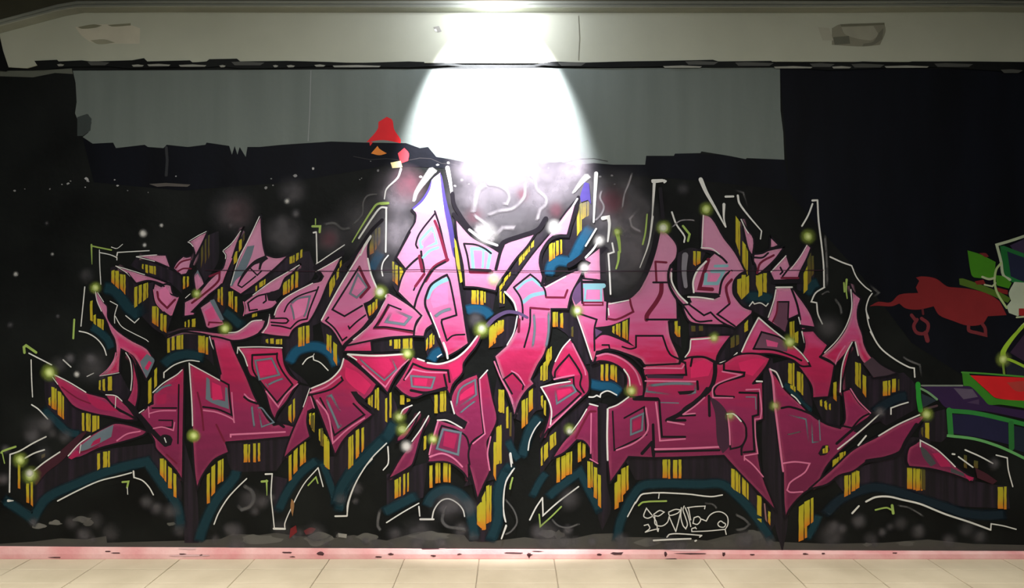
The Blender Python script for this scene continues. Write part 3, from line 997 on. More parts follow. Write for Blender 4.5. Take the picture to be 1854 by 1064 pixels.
Yo 592 612 -170 -190 0 30
Yo 622 645 -190 -200 -60 -20
Yo 750 768 110 120 300 290
Yo 774 802 140 150 340 310
Y 815 850 160 170 230 300
Yo 528 562 520 500 600 620
Yo 568 592 490 475 570 600
Yo 598 618 460 450 540 565
Y 725 748 830 820 880 880
Y 765 825 820 815 905 905
Y 845 935 812 805 905 905
Yo 1055 1075 830 800 900 930
Yo 1085 1115 790 760 890 910
Y 1120 1132 780 780 860 870
Yo 1465 1535 372 375 505 500
Yo 1545 1575 380 380 510 508
Y 1580 1595 390 390 490 490
Yo 1625 1700 700 660 800 900
Yo 1705 1755 650 640 750 790
P 545 -120 560 -110 530 0 540 120 570 260 640 390 560 470 500 500 545 640 480 720 330 850 300 890 200 730 95 660 200 460 350 200 430 50 500 -70
G@5 440 230 370 405 430 442 525 350 440 230
M 440 300 490 340 440 370 410 360
K@3.4 455 160 330 360 210 550 320 610 480 515
R@5 455 170 500 270 545 350 465 440
K@3.2 175 620 150 650 230 720 300 830 340 800
K@3 510 600 430 660 365 722 355 700
W@9>3 548 -110 500 -20 465 60
W@3 460 50 350 220 220 440 112 645
W@4 530 90 560 230 618 370
P 340 870 560 825 570 930 305 930
P 695 400 730 400 950 540 1020 600 960 720 945 790 700 805 320 880 430 790 560 660 650 520
R@6 715 520 600 715 700 715 940 755
K@3 830 550 715 505 660 620 590 710 700 710 945 745 970 660 1010 612
G@7 740 570 695 660 860 685 915 620 770 560
M 755 590 850 610 810 650 750 640
W@3.4 695 420 650 530 560 670 400 820
K@5 330 855 560 660 680 450
P 1185 -690 1110 -620 1060 -490 980 -390 925 -345 960 -310 955 -240 900 -150 840 -30 780 90 870 190 830 280 800 390 950 540 1015 605 960 700 945 790 1040 795 1060 730 1110 690 1180 830 1215 920 1240 980 1350 920 1445 855 1420 700 1390 500 1350 250 1310 0 1270 -200 1230 -450
F@235,215,240 1185 -685 1110 -620 1060 -490 980 -390 930 -340 1100 -330 1240 -380 1225 -480
F@72,60,130 1180 -690 1200 -650 1240 -440 1290 -240 1315 -80 1330 100 1300 60 1260 -150 1210 -420
F@72,60,130 1110 -630 1095 -540 1030 -430 940 -350 930 -365 1010 -440 1070 -530
K@4 930 -350 960 -310 955 -240
K@4.4 910 -150 850 -40 785 80 870 190
K@3.4 1140 -320 1000 -140 965 -40 980 -5
K@3.6 1135 -340 1180 -200 1215 -50 1252 100
R@5 1135 -250 1170 -160 1240 80
K@4 870 190 940 120 1015 60 1012 25
R@7 1000 70 1025 200
K@3 1015 60 1040 222 975 310 945 375
R@5 1040 230 960 340
R@7 1250 100 1130 170 1050 290
K@4 1230 120 1130 180 1040 300 975 440 948 540
C@5 1110 -190 1000 -70 1010 -15
C@5 1110 -190 1150 -50 1010 -10
C@5 1030 80 1090 20 1165 -10
M 1040 -60 1120 -150 1140 -60 1030 0
C@8 1070 440 1100 370 1170 310 1250 275
G@8 1130 620 1200 570 1290 540
G@6 1265 330 1285 540
M 1100 460 1150 350 1250 320 1260 500 1120 540
K@4.4 1180 840 1110 650 1055 530 1048 470 1060 420 1100 330 1190 265 1245 237
K@3.6 1245 237 1270 290 1310 480 1332 600 1200 642 1197 670 1245 830
K@3 1245 830 1300 785 1405 775
W@3 1095 580 1160 740 1180 800
W@5 1215 850 1240 920 1252 990
K@6 1320 0 1350 220 1390 480 1420 690 1448 850
F@170,160,60 1310 -100 1330 -60 1390 290 1370 290 1330 130
X 1315 -290 1330 -300 1400 200 1395 330 1370 200 1335 -100
F@165,160,45 1310 -70 1330 -40 1360 110 1345 120
F@190,180,50 1350 200 1375 210 1385 300 1365 310
# top strokes near lamp
O 560 300
V@4 650 345 715 340
V@4.4>2 715 338 620 345 570 400 480 540 390 690
W@4.4 700 380 650 378 600 430 450 655
W@4 697 380 695 600 692 780
W@3 715 810 670 870 655 940 665 995
W@3 65 600 72 890
W@2.4 65 890 150 830 320 715
W@4 40 605 62 600
V@4 30 548 100 548 95 600
V@2 58 480 58 530
K@10 60 920 300 790
W@5>3 830 30 800 110 700 210 680 300
W@14>6 1130 20 1060 110 970 240 945 330
W@10>5 1250 20 1275 150 1300 330
Q@3 640 255 530 270 490 330 480 440 390 540
Q@4 380 560 300 570 230 520 130 530
K@7 1295 250 1310 350 1360 440 1430 540 1500 610 1600 680 1725 770
X 1490 620 1530 615 1560 660 1510 680
K@6 660 490 560 590 440 770 340 900
O 850 300
Wf@5 150 165 260 180 340 230 360 290 340 345 290 350
Wf@8 150 165 80 220 50 350 30 430
Wf@5 30 440 160 540 170 600 250 600
Wf@5 160 450 260 410 380 390 450 340 500 270 505 140
Wf@5 540 70 590 120 610 210 690 290 690 350 640 400 610 500
Wf@10 40 560 130 610 230 680
Wf@6 240 640 300 560 400 560 400 590
Wf@3 1195 220 1180 290 1215 370 1190 440 1130 500
Wf@3 1470 60 1440 160 1400 260 1380 400
Wf@4 1530 380 1450 480 1470 550 1560 600
# ---------- centre ----------
O 850 450
D 270 320 600 -150 660 -250 720 -100 330 380 320 520 270 530
D 640 130 660 20 760 -110 890 -110 1000 -460 1080 -590 1110 -400 1100 -250 940 60 900 120 700 140 690 330 655 240
D 740 545 900 545 905 440 960 580 1110 1040 1000 1050 900 800 800 720 740 700
D 150 700 230 620 430 600 420 720 320 880 190 900 170 760
T@17 720 250 740 150 800 110 900 115 930 100 1000 -40 1100 -210
F@70,60,130 1040 -600 1080 -590 1100 -400 1070 -440 1010 -420 1000 -470
Y 1015 1082 -480 -510 -300 -250
Y 970 1015 -370 -420 -170 -100
Yo 718 775 -40 -60 90 125
Yo 782 808 -70 -75 60 75
Yo 820 838 -80 -80 45 55
Y 445 500 70 10 90 160
Y 500 548 10 -50 20 80
Y 555 585 -50 -80 -20 0
Y 310 375 270 205 240 320
Y 270 320 340 290 320 395
Y 272 292 390 385 500 490
Y 305 318 400 390 500 500
Yo 750 800 575 570 710 710
Yo 820 848 590 580 720 710
Yo 175 240 740 690 850 900
Yo 250 275 680 660 760 790
Yo 285 312 650 640 740 770
Y 690 745 920 880 1000 1063
Y@d 920 940 710 700 800 790
P -130 -295 -40 -190 40 -110 110 -60 200 -20 272 20 310 -40 450 -100 612 -160 520 -20 430 80 330 220 260 320 240 385 170 370 60 350 -45 345 -60 150 -110 -80
C@6 20 0 35 180
C@6 20 0 140 5 190 35 165 170
C@5 125 20 118 165
M 40 20 115 25 110 160 50 170
R@7 10 208 200 212
K@3.6 -50 -45 -20 60 0 185
K@3.6 -50 -45 60 -35 140 0 195 42
K@5 5 190 190 198
K@8 -140 -310 -40 -190 40 -110 200 -25 272 20
K@6 310 -45 280 30 240 185
K@9 270 10 310 -55 460 -110 620 -170 690 -270
W@6 0 -170 120 -80 250 -30
P 985 -465 975 -350 930 -230 890 -115 780 -100 700 -50 655 30 640 150 660 240 690 330 870 230 1040 170 1000 260 930 390 910 450 890 545 740 545 740 650 720 800 680 950 620 1050 560 1180 590 1220 520 1280 455 1380 405 1530 380 1420 300 1200 260 1080 225 970 280 920 350 850 420 720 440 620 400 500 320 385 400 280 560 60 760 -180 870 -330
C@5 430 365 500 300 570 272 650 340
C@7 490 480 560 425 670 400
M 600 630 680 625 690 760 600 770
G@6 580 580 590 720 570 900
G@6 715 560 715 750 690 900
K@3.4 400 350 550 232 620 290 680 370 692 440
R@4 695 440 860 442 885 375
K@3.4 400 350 460 440 480 530 480 640
R@5 450 640 445 750
K@3.4 550 545 545 700 495 890
R@4 550 535 720 548
K@5 680 330 870 230 1050 150 1250 10
K@6 655 330 670 250 640 130 660 20 760 -105 890 -115 985 -465
W@4 320 390 400 480 425 560
W@3 432 610 400 760 340 870
W@4 975 -450 900 -330 800 -190
W@3 690 348 870 250
K@3.4 310 1180 390 1120 490 1230
K@3.4 310 1180 385 1310
K@3.4 490 1230 480 1270
H@3 225 1020 290 1180 380 1350 390 1400
H@2.6 380 1105 440 1140 500 1235
FK@90,72,112@8>5 160 695 230 625 340 572 440 582 522 622
# U shape letter
P 1185 -20 1190 285 1040 290 1030 200 1085 130 1030 100 1110 40
P 935 500 920 440 950 350 1020 270 1190 290 1235 320 1245 480 1330 470 1440 430 1530 370 1600 220 1650 80 1690 -60 1725 -190 1800 -130 1875 -30 1870 80 1820 150 1800 210 1810 320 1870 450 1880 640 1800 660 1820 800 1900 990 1890 1055 1590 1055 1540 1000 1300 920 1150 930 1130 1010 1110 1040 1060 900 1000 700 960 580
F@98,70,110 930 440 960 350 1020 280 1010 470 960 510
K@10 1200 -20 1205 200 1225 300 1240 455 1330 470 1440 430 1520 350 1600 200 1660 30 1700 -140
S:Q 1400 250 190 0.45
S:Q 1330 60 150 0.35
C@9 1040 338 1210 335
C@4 1050 360 1190 360 1190 470 1040 470 1050 360
M 1070 375 1175 375 1175 460 1065 460
K@4 1015 290 1020 490
K@5 1030 300 1230 302
R@3 1030 485 1205 485 1205 510 1030 510 1030 485
K@3.6 1245 480 1240 640
R@4 1250 632 1330 640 1480 570 1460 510 1450 460
W@3 1255 540 1260 600
W@2.6 1260 500 1440 465
K@3.4 1000 590 1150 640 1130 720 1130 920
X 1130 710 1280 690 1450 620 1440 840 1500 890 1300 800 1200 780 1130 830
F@98,70,110 1135 720 1200 750 1140 800
Z 1290 1312 705 695 775 755
Zo 1322 1365 685 670 800 775
Zo 1380 1432 660 640 835 805
R@8 1735 320 1730 400 1690 480 1605 600 1600 640
K@3.6 1600 640 1880 640
R@4 1680 118 1780 125
R@4 1680 118 1690 300
K@3.6 1660 305 1790 305
G@7 1460 680 1750 695
G@7 1470 740 1740 765
G@6 1650 590 1830 590
G@5 1760 510 1840 510
K@3.4 1505 890 1505 787 1745 787 1810 950 1900 1000
K@3.6 1145 950 1220 912 1300 915 1450 970 1560 1070
K@3 1200 870 1260 870 1270 925
K@3 1380 885 1450 905 1500 895
W@3 970 600 1040 800 1105 1000
# highlights around top
O 850 300
K@9 1120 740 950 870 900 900
X 1185 720 1250 740 1190 800
W@12>4 1080 80 1010 150 930 255
W@9>4 1145 70 1135 250 1122 510
W@9>4 1205 475 1255 465 1265 530 1250 685
W@4 1145 570 1050 725
W@4 1290 700 1305 780 1260 795
W@4 1255 795 1265 950 1275 1160
W@5 1175 650 1130 740 1050 830
G@6 1090 530 1020 680
V@8>4 1330 590 1350 680 1360 780
V@5>3 1350 780 1345 860 1325 930
V@3 1605 440 1590 600 1565 710
W@6 1655 145 1680 145 1760 135
W@7>3 1670 150 1660 320 1650 470
W@5>2 1655 460 1620 700 1540 920
# ---------- centre lower ----------
O 560 620
D 230 1000 500 650 600 400 700 470 740 440 800 640 700 820 480 1000 380 1150 250 1300
D 1090 470 1280 470 1290 640 1200 650 1130 560
D 1700 300 1760 500 1850 700 1830 1000 1700 1250 1640 1140 1620 850
D 700 1190 900 1130 1070 1080 1030 1400 700 1500
T@20 240 1500 330 1250 480 1050 700 850 780 700
Y 530 575 480 470 590 560
Y 592 608 430 420 600 600
Y 612 632 410 405 615 605
Y 685 705 510 500 730 715
Y 725 745 460 450 690 690
Y 820 862 475 470 560 560
Y 880 915 500 510 530 540
Y 1130 1162 470 465 640 640
Y 1180 1240 440 430 625 630
Y 355 400 860 830 1100 1150
Yo 420 450 800 780 1030 1060
Yo 475 495 770 760 960 1000
Y 130 185 820 880 1150 1100
Y@d 100 125 770 770 940 930
Y@d 10 45 660 650 810 760
Y 1720 1765 425 430 640 640
Y 1780 1800 580 570 780 780
Y@d 1810 1830 640 630 850 850
Y 1690 1740 760 740 1090 1110
Yo 1665 1690 900 900 1260 1200
Y 1035 1060 850 840 960 980
Yo 770 830 1240 1210 1390 1420
Yo 850 870 1190 1185 1370 1385
Yo 885 900 1180 1170 1345 1350
Yo 1085 1115 1110 1105 1310 1315
Yo 1140 1187 1090 1085 1270 1280
Yo 1210 1280 1080 1090 1265 1262
Yo 1515 1555 1480 1430 1680 1640
Yo 1560 1595 1400 1330 1700 1700
Yo 1600 1645 1320 1290 1620 1640
P 315 135 400 180 520 280 615 370 570 450 500 520 420 455 390 450 450 540 580 650 450 750 320 870 235 1020 190 890 130 730 50 530 10 450 20 410 120 370 220 290 280 220
M 330 220 440 270 560 380 500 470 400 400 330 320
K@3.4 0 475 200 420 305 340 285 300
K@3.4 100 500 150 600 230 835 350 750 500 650 400 550
H@3.4 70 520 170 650 215 905 350 780 500 680
H@3.4 10 450 150 400 285 300
W@3.4 312 145 280 240 180 340 20 412
G@6 150 495 200 475 290 630
G@6 150 495 240 700 265 765 300 740
G@4 190 520 270 690
X 390 440 430 440 470 500 620 620 520 580 400 480
K@4 350 150 480 250 610 370
P 350 100 920 95 860 200 770 330 710 460 650 390 480 230
G@4 450 140 560 240 680 340 790 240 740 130
G@4 760 130 830 190
M 480 150 720 140 760 220 680 310
H@3 480 210 690 400 780 270 900 150
W@4.4 350 105 600 118 910 100
W@3 355 108 430 155
P 935 120 1000 150 1150 190 1300 150 1420 60 1530 -80 1580 -120 1520 20 1400 180 1390 270 1300 380 1275 480 1240 420 1060 460 950 500 850 460 775 390 850 280
M 1260 200 1380 140 1370 270 1300 330
K@4 860 335 940 190 1060 235 1255 250 1270 355
H@3.4 870 330 935 240 1060 265 1240 270
K@4 1220 290 1245 410
G@5 920 300 1135 315 1105 410 930 395 920 300
M 950 320 1070 325 1060 390 950 385
K@5 920 430 1060 452 1225 410
W@4 980 145 1040 165
W@4.2 1070 182 1180 192 1320 145 1430 55 1520 -60
W@3 1160 130 1195 105
P 930 560 840 600 808 690 880 640
P 1000 620 900 760 800 850 790 900 870 860 950 740
P 1080 655 940 880 830 1030 710 1235 800 1190 900 1130 940 1090 1010 850
W@3 1080 660 1010 780 930 890
W@3 1000 625 940 700 860 800
W@3 930 565 850 605 815 680
P 1610 245 1530 320 1520 280 1400 330 1330 390 1280 510 1310 640 1420 720 1400 770 1160 690 1140 760 1110 900 1070 1080 1250 1080 1380 1160 1445 1250 1440 1100 1480 1250 1520 1420 1580 1280 1640 1140 1625 1000 1610 900 1640 840 1700 690 1660 500
K@3.6 1525 330 1555 600 1580 820 1470 900 1440 1000 1450 1100
W@3 1612 248 1540 328
H@3 1540 330 1562 600 1590 822 1480 912
H@3 1640 850 1612 1000 1632 1150
G@5 1330 580 1365 420 1500 335 1510 470 1345 590
G@4 1360 640 1430 580 1510 520
M 1370 470 1490 380 1490 460 1360 530
W@3.4 1282 530 1312 640
X 1160 640 1300 640 1420 735 1390 775 1250 695 1150 680
K@3.4 1200 750 1180 800 1150 960
K@3.4 1200 750 1330 790 1420 850 1450 960
M 1230 800 1340 830 1310 960 1210 930
G@6 1210 782 1370 812 1345 1010 1155 955 1210 782
G@4 1330 830 1310 990
W@3.4 1160 700 1250 702 1380 770
H@3.4 1165 710 1110 900 1085 1010
H@3.6 1090 1030 1200 1000 1300 1040 1385 1120
O 560 790
T@18 240 620 280 480 390 310 540 160 690 0
T@17 660 690 800 620 990 520
T@18 1060 640 1110 540 1220 480 1340 510 1430 600 1470 740 1500 940
T@17 1640 960 1710 750 1700 520 1760 350 1830 240
D 1500 600 1660 400 1700 700 1640 950 1520 950
W@3 700 58 560 200 430 400 350 600 345 712
W@3.2 712 90 715 240 670 300
Q@3 620 180 560 270
Q@3 680 150 680 195
W@3 700 775 850 680 992 600
W@3.4 992 630 1000 715
W@4.6 1005 745 1125 745
W@3 1110 745 1130 660 1190 580 1260 560 1340 600 1390 660 1405 720
Q@3 1210 700 1230 640 1250 620
Q@5 1215 680 1205 760 1250 810 1340 825 1420 835
Q@2.4 1000 790 1130 790
Q@2.4 1065 830 1090 780
Q@5 640 650 620 800 650 850
Q@3 480 348 600 350
W@3 1840 300 1780 400 1755 560 1760 680 1778 770
W@4>2 1780 800 1735 920
W@6>3 1818 160 1828 270
V@3 1830 400 1815 470
# right of centre, lower
O 850 620
D 660 900 1080 480 1090 550 940 790 740 1060 640 1200
D 1170 540 1250 560 1240 1240 1280 1500 1200 1700 1160 1560 1100 1100
D 400 680 470 380 640 380 700 600 600 620 520 740
D 1090 190 1180 170 1300 190 1400 280 1400 420 1080 380
D -50 1300 180 850 260 720 330 900 420 1000 300 1200
D 560 340 700 220 760 330 640 390 580 380
T@16 1085 370 1180 390 1290 400 1370 460
T@17 470 1050 510 900 560 760 640 660
T@13 340 870 400 1000 450 1060
Y 260 315 420 430 630 630
Y 330 352 590 580 780 770
Y 240 285 770 740 1080 1090
Yo 470 528 520 490 730 780
Yo 535 575 440 410 600 640
Y 640 660 220 200 340 340
Y 665 708 190 150 340 350
Y 700 745 150 30 140 240
Y 645 665 480 470 600 560
Y 672 692 520 520 670 650
Yo 1185 1212 195 195 345 340
Yo 1228 1256 190 190 345 345
Yo 1272 1335 200 200 362 330
Y 725 785 840 800 920 980
Y 645 662 960 930 1110 1120
Y 672 712 930 890 1030 1080
Yo 978 1010 910 895 1070 1085
Yo 1020 1050 900 920 1030 1050
Yo 785 820 1040 1030 1260 1270
Yo 828 870 1030 1010 1220 1250
Yo 870 930 1000 980 1190 1210
Yo 1065 1115 1070 1080 1320 1310
Yo 1122 1155 1120 1130 1420 1400
Yo 1160 1190 1180 1190 1510 1480
Yo 1310 1350 1270 1240 1500 1520
Yo 1335 1390 1190 1190 1440 1460
Yo 1370 1440 1140 1110 1330 1400
Yo 75 100 1590 1580 1640 1620
Yo 100 150 1440 1420 1690 1680
Yo 150 200 1300 1280 1620 1630
P 905 -50 960 40 1060 230 1080 280 1080 430 1020 500 860 640 740 750 640 890 700 720 720 600 690 490 640 400 720 380 910 350 860 330 770 340 740 290 740 250 770 160 850 30
M 880 140 1000 290 850 310 790 290
K@3.6 770 320 780 250 900 110 1010 290 1000 380 1035 450
H@3.2 765 330 850 310 945 292
K@3.4 780 345 940 312 950 400 1010 462
W@3 910 -30 840 50 775 170
H@3 930 10 1040 240 1050 290
W@3.4 645 402 780 370 910 350
W@3.4 648 402 715 520 742 620 732 740
K@3.6 750 690 860 600 1000 470
H@3.4 720 765 860 630 1005 490
G@5 760 410 930 382 962 440 790 550 770 420
M 790 430 910 410 930 440 800 520
P 1080 555 1165 560 1168 1100 1100 1060 1085 960 1030 890 970 880 860 990 740 1050 840 900 940 790 1010 660
W@3.4 1085 552 1160 572
W@2.6 1060 600 1000 700 920 810
R@4 1080 630 1030 720 960 860
R@4 1090 620 1140 620
H@2.6 1100 640 1095 1000
H@2.4 1090 1050 1160 1090
W@3.4 1080 490 1120 490 1150 475 1180 490 1190 460 1250 435 1330 472
P 1150 110 1250 90 1350 110 1460 180 1550 290 1575 400 1570 480 1460 500 1410 440 1420 330 1380 240 1280 180 1180 165 1130 180
H@3.4 1150 120 1250 100 1400 160 1500 260 1545 380
W@3.4 1395 240 1440 310 1450 390
W@3 530 970 545 880 590 780 640 715
# ---------- right heart ----------
O 1150 450
D 380 40 500 -10 640 30 560 200 520 400 400 430 380 300
D 900 20 960 -280 1020 -60 1060 150 1220 100 1240 290 1280 340 1200 640 1060 560 900 460 880 320
D 1470 250 1590 0 1620 250 1540 400 1460 370
D 480 660 900 720 1050 580 1060 700 960 940 750 1030 760 800 490 790
D 290 660 400 620 420 900 320 800
T@18 980 500 1040 430 1180 440 1230 470
T@18 1540 420 1600 330 1660 300
Yo 522 548 20 20 160 140
Yo 555 592 20 25 130 150
Y 905 950 -300 -240 80 -60
Y 965 1020 -70 0 250 120
Y 920 960 280 270 470 400
Y 960 1000 240 240 430 470
Y 1000 1030 260 240 400 430
Y 1090 1115 240 240 400 330
Y 1112 1150 230 230 420 440
Y 1155 1190 220 220 400 390
Y 1520 1560 230 150 370 410
Y@d 1555 1590 60 40 300 340
Y@d 1592 1615 60 60 230 260
Yo 355 385 655 650 800 760
Yo 388 408 700 700 800 800
Y@d 505 545 695 695 750 750
Y@d 575 615 695 695 745 745
Y 985 1020 680 640 740 760
Y 1395 1440 660 650 830 800
Y 1440 1475 760 740 860 850
Y@d 860 900 810 780 890 900
Y@d 910 940 780 780 860 880
P 600 -320 690 -280 800 -100 900 30 995 205 940 235 890 300 885 400 920 460 980 525 1060 555 1050 590 900 720 830 690 740 690 550 680 480 650 430 540 430 505 500 480 480 430 700 450 755 430 740 410 520 400 515 300 550 200 640 110 700 50 630 20 580 10 600 -20 590 -100
P 345 180 320 300 400 420 490 500 430 508 370 440 310 330 300 230 320 160
X 520 400 755 410 755 435 700 448 500 425
FK@128,126,136@11>7 450 60 440 200 455 340
W@4 325 220 330 300 390 410 470 490
K@4.6 320 150 298 230 310 340 370 450 430 510
K@4 580 12 700 30 780 80 825 125
R@7 660 100 610 250 578 360 695 368
K@4 870 200 820 235 780 300 760 410
H@4 865 210 810 300 790 350
R@5 870 280 820 350 850 490
K@3.4 850 500 740 592 900 700
K@3.4 480 500 620 602 680 575 760 650 860 705
K@3.4 430 512 550 652 690 650
C@6 690 205 800 205
C@5 720 158 830 155
C@6 640 230 630 315 740 315 790 220
M 680 235 770 235 735 295 670 295
W@4.4 640 115 560 200 522 300 528 395
W@3.4 475 436 580 440 705 458
W@2.6 615 -300 605 -100 600 -10
W@2.6 595 -8 690 0 760 50
K@3.4 860 700 900 722 1050 590
P 490 800 760 780 870 780 800 870 750 950 730 1030 620 990 520 980 500 1030 440 1010 480 900
W@3.4 505 820 600 815 700 805
W@3 500 830 490 920 450 980
P 955 -270 1000 -190 1070 -90 1060 70 1020 10 990 -110
W@2.6 955 -265 990 -190 1020 -140
P 1220 -110 1300 -30 1250 -10 1215 -5
P 1345 -15 1260 100 1130 220 1100 230 1085 150 1065 110 1070 50 1150 40 1200 15
K@3.4 1075 80 1150 80 1200 40
R@4 1100 220 1130 130 1250 60
P 1215 215 1280 140 1365 55 1400 160 1440 130 1500 30 1545 -50 1590 -10 1550 90 1490 210 1475 260 1400 280 1250 290
K@3.4 1310 170 1330 210 1310 230
K@3.4 1330 250 1400 160
R@4 1320 265 1470 265
W@2.4 1225 210 1285 145 1360 65
W@2 1550 -30 1490 70 1400 190
K@8 1240 300 1480 295
P 1270 350 1420 350 1470 420 1530 500 1590 600 1630 720 1500 735 1470 600 1380 640 1360 760 1190 645 1230 540 1255 440
F@104,66,88 1290 480 1385 480 1378 640 1350 750 1240 660 1270 580
K@3 1290 480 1385 480 1378 640
R@3 1240 660 1275 580 1285 480
K@4 1410 360 1460 500 1490 640
K@6 1490 700 1630 720
W@4 1272 350 1415 348
W@2.8 1270 370 1250 470 1200 620
W@2.8 1475 620 1490 680
P 1500 745 1610 740 1660 800 1740 870 1690 950 1700 975 1800 1050 1780 1170 1745 1340 1600 1350 1590 1240 1520 1130 1440 1020 1500 960 1530 860
W@3.4>1 1505 750 1525 850
P 1110 615 1250 740 1390 840 1480 920 1560 1020 1580 1060 1500 1060 1420 1005 1250 955 1100 950 945 950 1000 830 1060 700
F@112,74,96 1140 750 1250 790 1380 850 1370 930 1250 920 1070 900
M 1180 820 1290 850 1280 890 1190 880
K@3.4 1070 900 1140 752 1300 800 1400 870
K@3.6 1065 905 1250 915 1420 970 1500 1010
W@3.4 1112 625 1060 720 1000 840 960 930
W@3.4 1115 625 1250 740 1390 845
W@3 1430 880 1500 945 1560 1020
W@3 760 1035 850 1000 920 940
W@3 1700 960 1740 970
W@3 1705 955 1780 880 1850 800
W@2.6 1030 518 1060 480 1075 500 1130 490 1180 520 1200 495
# upper right line work
O 1150 300
K@7 225 210 235 330 250 470
W@6 155 135 245 132
W@5 262 150 275 140
W@4 330 420 370 530 445 640 440 690
V@4 430 545 490 620 475 680
W@10>3 590 125 640 240 720 380 815 555
W@7>2 800 350 800 480 820 555
W@5 815 280 885 278
W@5>3 925 270 940 340 1020 450 1140 590
W@3 1140 590 1130 662
Q@4>2 900 225 975 245 1020 380
W@5>4 1600 315 1645 312
W@4 1645 312 1655 500 1680 700 1700 900 1705 1100
W@4 1600 345 1560 450 1505 545
Q@4 1710 620 1725 800 1735 1100
Wf@2 330 560 400 500 480 490 540 495
Wf@2 370 420 520 410
# ---------- right lower big mass ----------
O 1150 620
D 1160 150 1240 140 1260 300 1330 1050 1380 1600 1330 1900 1240 1560 1150 1100
D 1200 200 1500 120 1600 500 1600 640 1500 560 1350 420
D -100 1040 800 1020 1050 1300 1280 1600 1200 1760 1000 1500 820 1250 0 1240
D 1600 500 1850 480 1850 760 1700 720
T@16 1330 380 1400 430 1500 560 1590 640
Y 1380 1440 180 190 400 370
Y 1400 1450 380 400 450 410
Y 1460 1520 260 280 480 430
Y 1790 1820 380 360 530 500
Y 1670 1690 520 530 580 570
Y 1715 1735 540 540 610 600
Y 1750 1768 560 560 610 600
Yo 245 318 1055 1050 1230 1230
Yo 340 382 1055 1055 1230 1228
Yo 390 418 1050 1050 1230 1228
Y 865 900 1130 1140 1340 1300
Y 905 950 1150 1160 1370 1340
Y 965 1025 1180 1200 1430 1370
Y 1100 1142 1380 1390 1580 1560
Y 1100 1142 1590 1590 1630 1590
F@150,110,110 1160 1450 1172 1450 1190 1620 1175 1600
Yo 1200 1222 1520 1530 1660 1620
Yo 1475 1555 1490 1440 1770 1800
Yo 1525 1612 1440 1400 1620 1690
Y 1780 1840 1060 1030 1140 1160
P -250 590 -170 560 -70 490 70 500 95 340 70 260 90 205 400 190 420 160 500 130 620 130 720 180 780 190 920 110 1100 100 1220 140 1180 220 1060 370 1150 350 1160 690 1085 720 1110 1000 1150 1200 1280 1530 1050 1290 880 1110 800 1020 190 1040 -60 1030 -150 1160 -230 1270 -250 1050 -260 700
M 500 200 620 150 700 200 660 300 500 320
M 930 180 1100 140 1180 160 1060 300 960 260
K@4 410 165 450 180 460 290 100 295
F@60,40,62 100 285 440 300 430 325 110 320
H@3.4 80 230 200 228 420 232 440 200
H@3 90 345 550 350
G@7 110 390 330 368 540 372
G@5 110 390 100 440 330 465
G@5 540 372 540 450 460 480
X 380 440 540 430 500 460 400 470
G@4 220 510 400 520
G@3 230 540 390 545
K@4.6 560 350 565 420
K@8 720 190 718 290 680 410 560 520 400 645 290 700
K@5 280 702 450 700
X 640 400 690 400 540 540 400 655 430 590 560 500
K@3.6 400 660 540 655
H@3 625 495 540 570 430 648 540 638
H@3.4 290 712 440 738
K@7 -10 505 200 510
H@3.4 185 540 205 700 222 885 450 868
K@4 215 520 240 850 450 850
K@5 160 740 168 1010
H@4 175 962 450 955 752 940
K@4 170 985 760 970
K@4 500 210 515 130 620 130 730 175
K@5 735 180 745 120 800 30
F@66,38,58 665 480 760 540 830 640 850 940 790 1000 740 900 720 640
K@5 665 480 670 660
Q@4 740 560 750 690
P 830 640 900 650 990 740 1000 850 960 930 860 960 845 800
H@3.2 835 650 850 800 855 920
W@3.4 830 645 890 645 955 710
K@4 1000 770 1000 860 960 950 960 1010
H@3 1000 425 1120 420 1140 600 1130 685 1080 690 1085 850 1105 1000 985 1020 985 1060
K@4 940 450 1110 455 1110 650 1060 665 1075 980 980 990
H@3 985 1040 1060 1100 1155 1210
K@4 800 190 800 250 985 270 980 300 760 370 710 430 720 480 890 490
H@3 785 260 955 290 760 360 700 410 700 495 880 498
G@5 920 480 925 610
G@5 970 480 978 600
G@3 1000 490 1085 490 1090 600
W@4 1095 348 1145 350
K@3 -205 620 -190 970 100 830 80 580 -100 680
H@3.4 95 590 110 790 0 900 -170 970
G@5 -110 700 -95 890
G@4 -80 700 -70 880
G@5 -40 690 70 640 60 790 -40 830 -40 690
M -20 710 50 680 45 770 -20 800
W@4.4 -250 600 -255 850 -250 1060
W@3.4 -240 590 -160 560 -60 490
K@6 60 1000 150 900 165 1020
P 1230 260 1270 300 1350 420 1500 560 1580 640 1700 720 1850 760 1960 700 2120 640 2200 640 2120 740 1960 880 1800 1030 1720 1130 1640 1280 1520 1360 1400 1490 1355 1590 1340 1450 1330 1100 1300 930 1260 560
K@4 1320 590 1400 580 1600 650 1720 730 1850 770
H@4.4 1215 238 1240 330 1260 560 1290 800 1320 1050 1335 1160
W@3.4 1220 240 1275 270 1330 400
W@3 1410 468 1450 500 1490 550
G@6 1370 650 1375 980
G@4 1370 650 1540 690 1570 910
G@4 1590 700 1600 900 1670 890
G@6 1390 1000 1590 1000
G@3 1660 700 1670 880
Q@2 1370 830 1420 820 1500 800
H@3.2 1325 1090 1440 1075 1575 1090 1530 1170 1400 1260 1370 1330 1400 1350 1510 1345
O 1484 600
D 430 400 760 370 860 480 870 700 600 850 450 740 280 510 210 540 230 200 310 130
D 900 900 990 750 1130 700 1150 940 1100 1000 900 980
D 100 1300 560 1150 800 960 1000 980 1000 1240 1400 1350 1700 1400 1720 1600 1100 1560 500 1400 250 1500
T@18 480 740 560 680 700 600 800 580
Yo 120 152 460 450 640 610
Y 318 372 270 290 530 470
Yo 385 420 390 410 600 550
Q@3 435 540 445 610
Yo 568 640 450 440 580 585
Yo 650 688 430 425 550 555
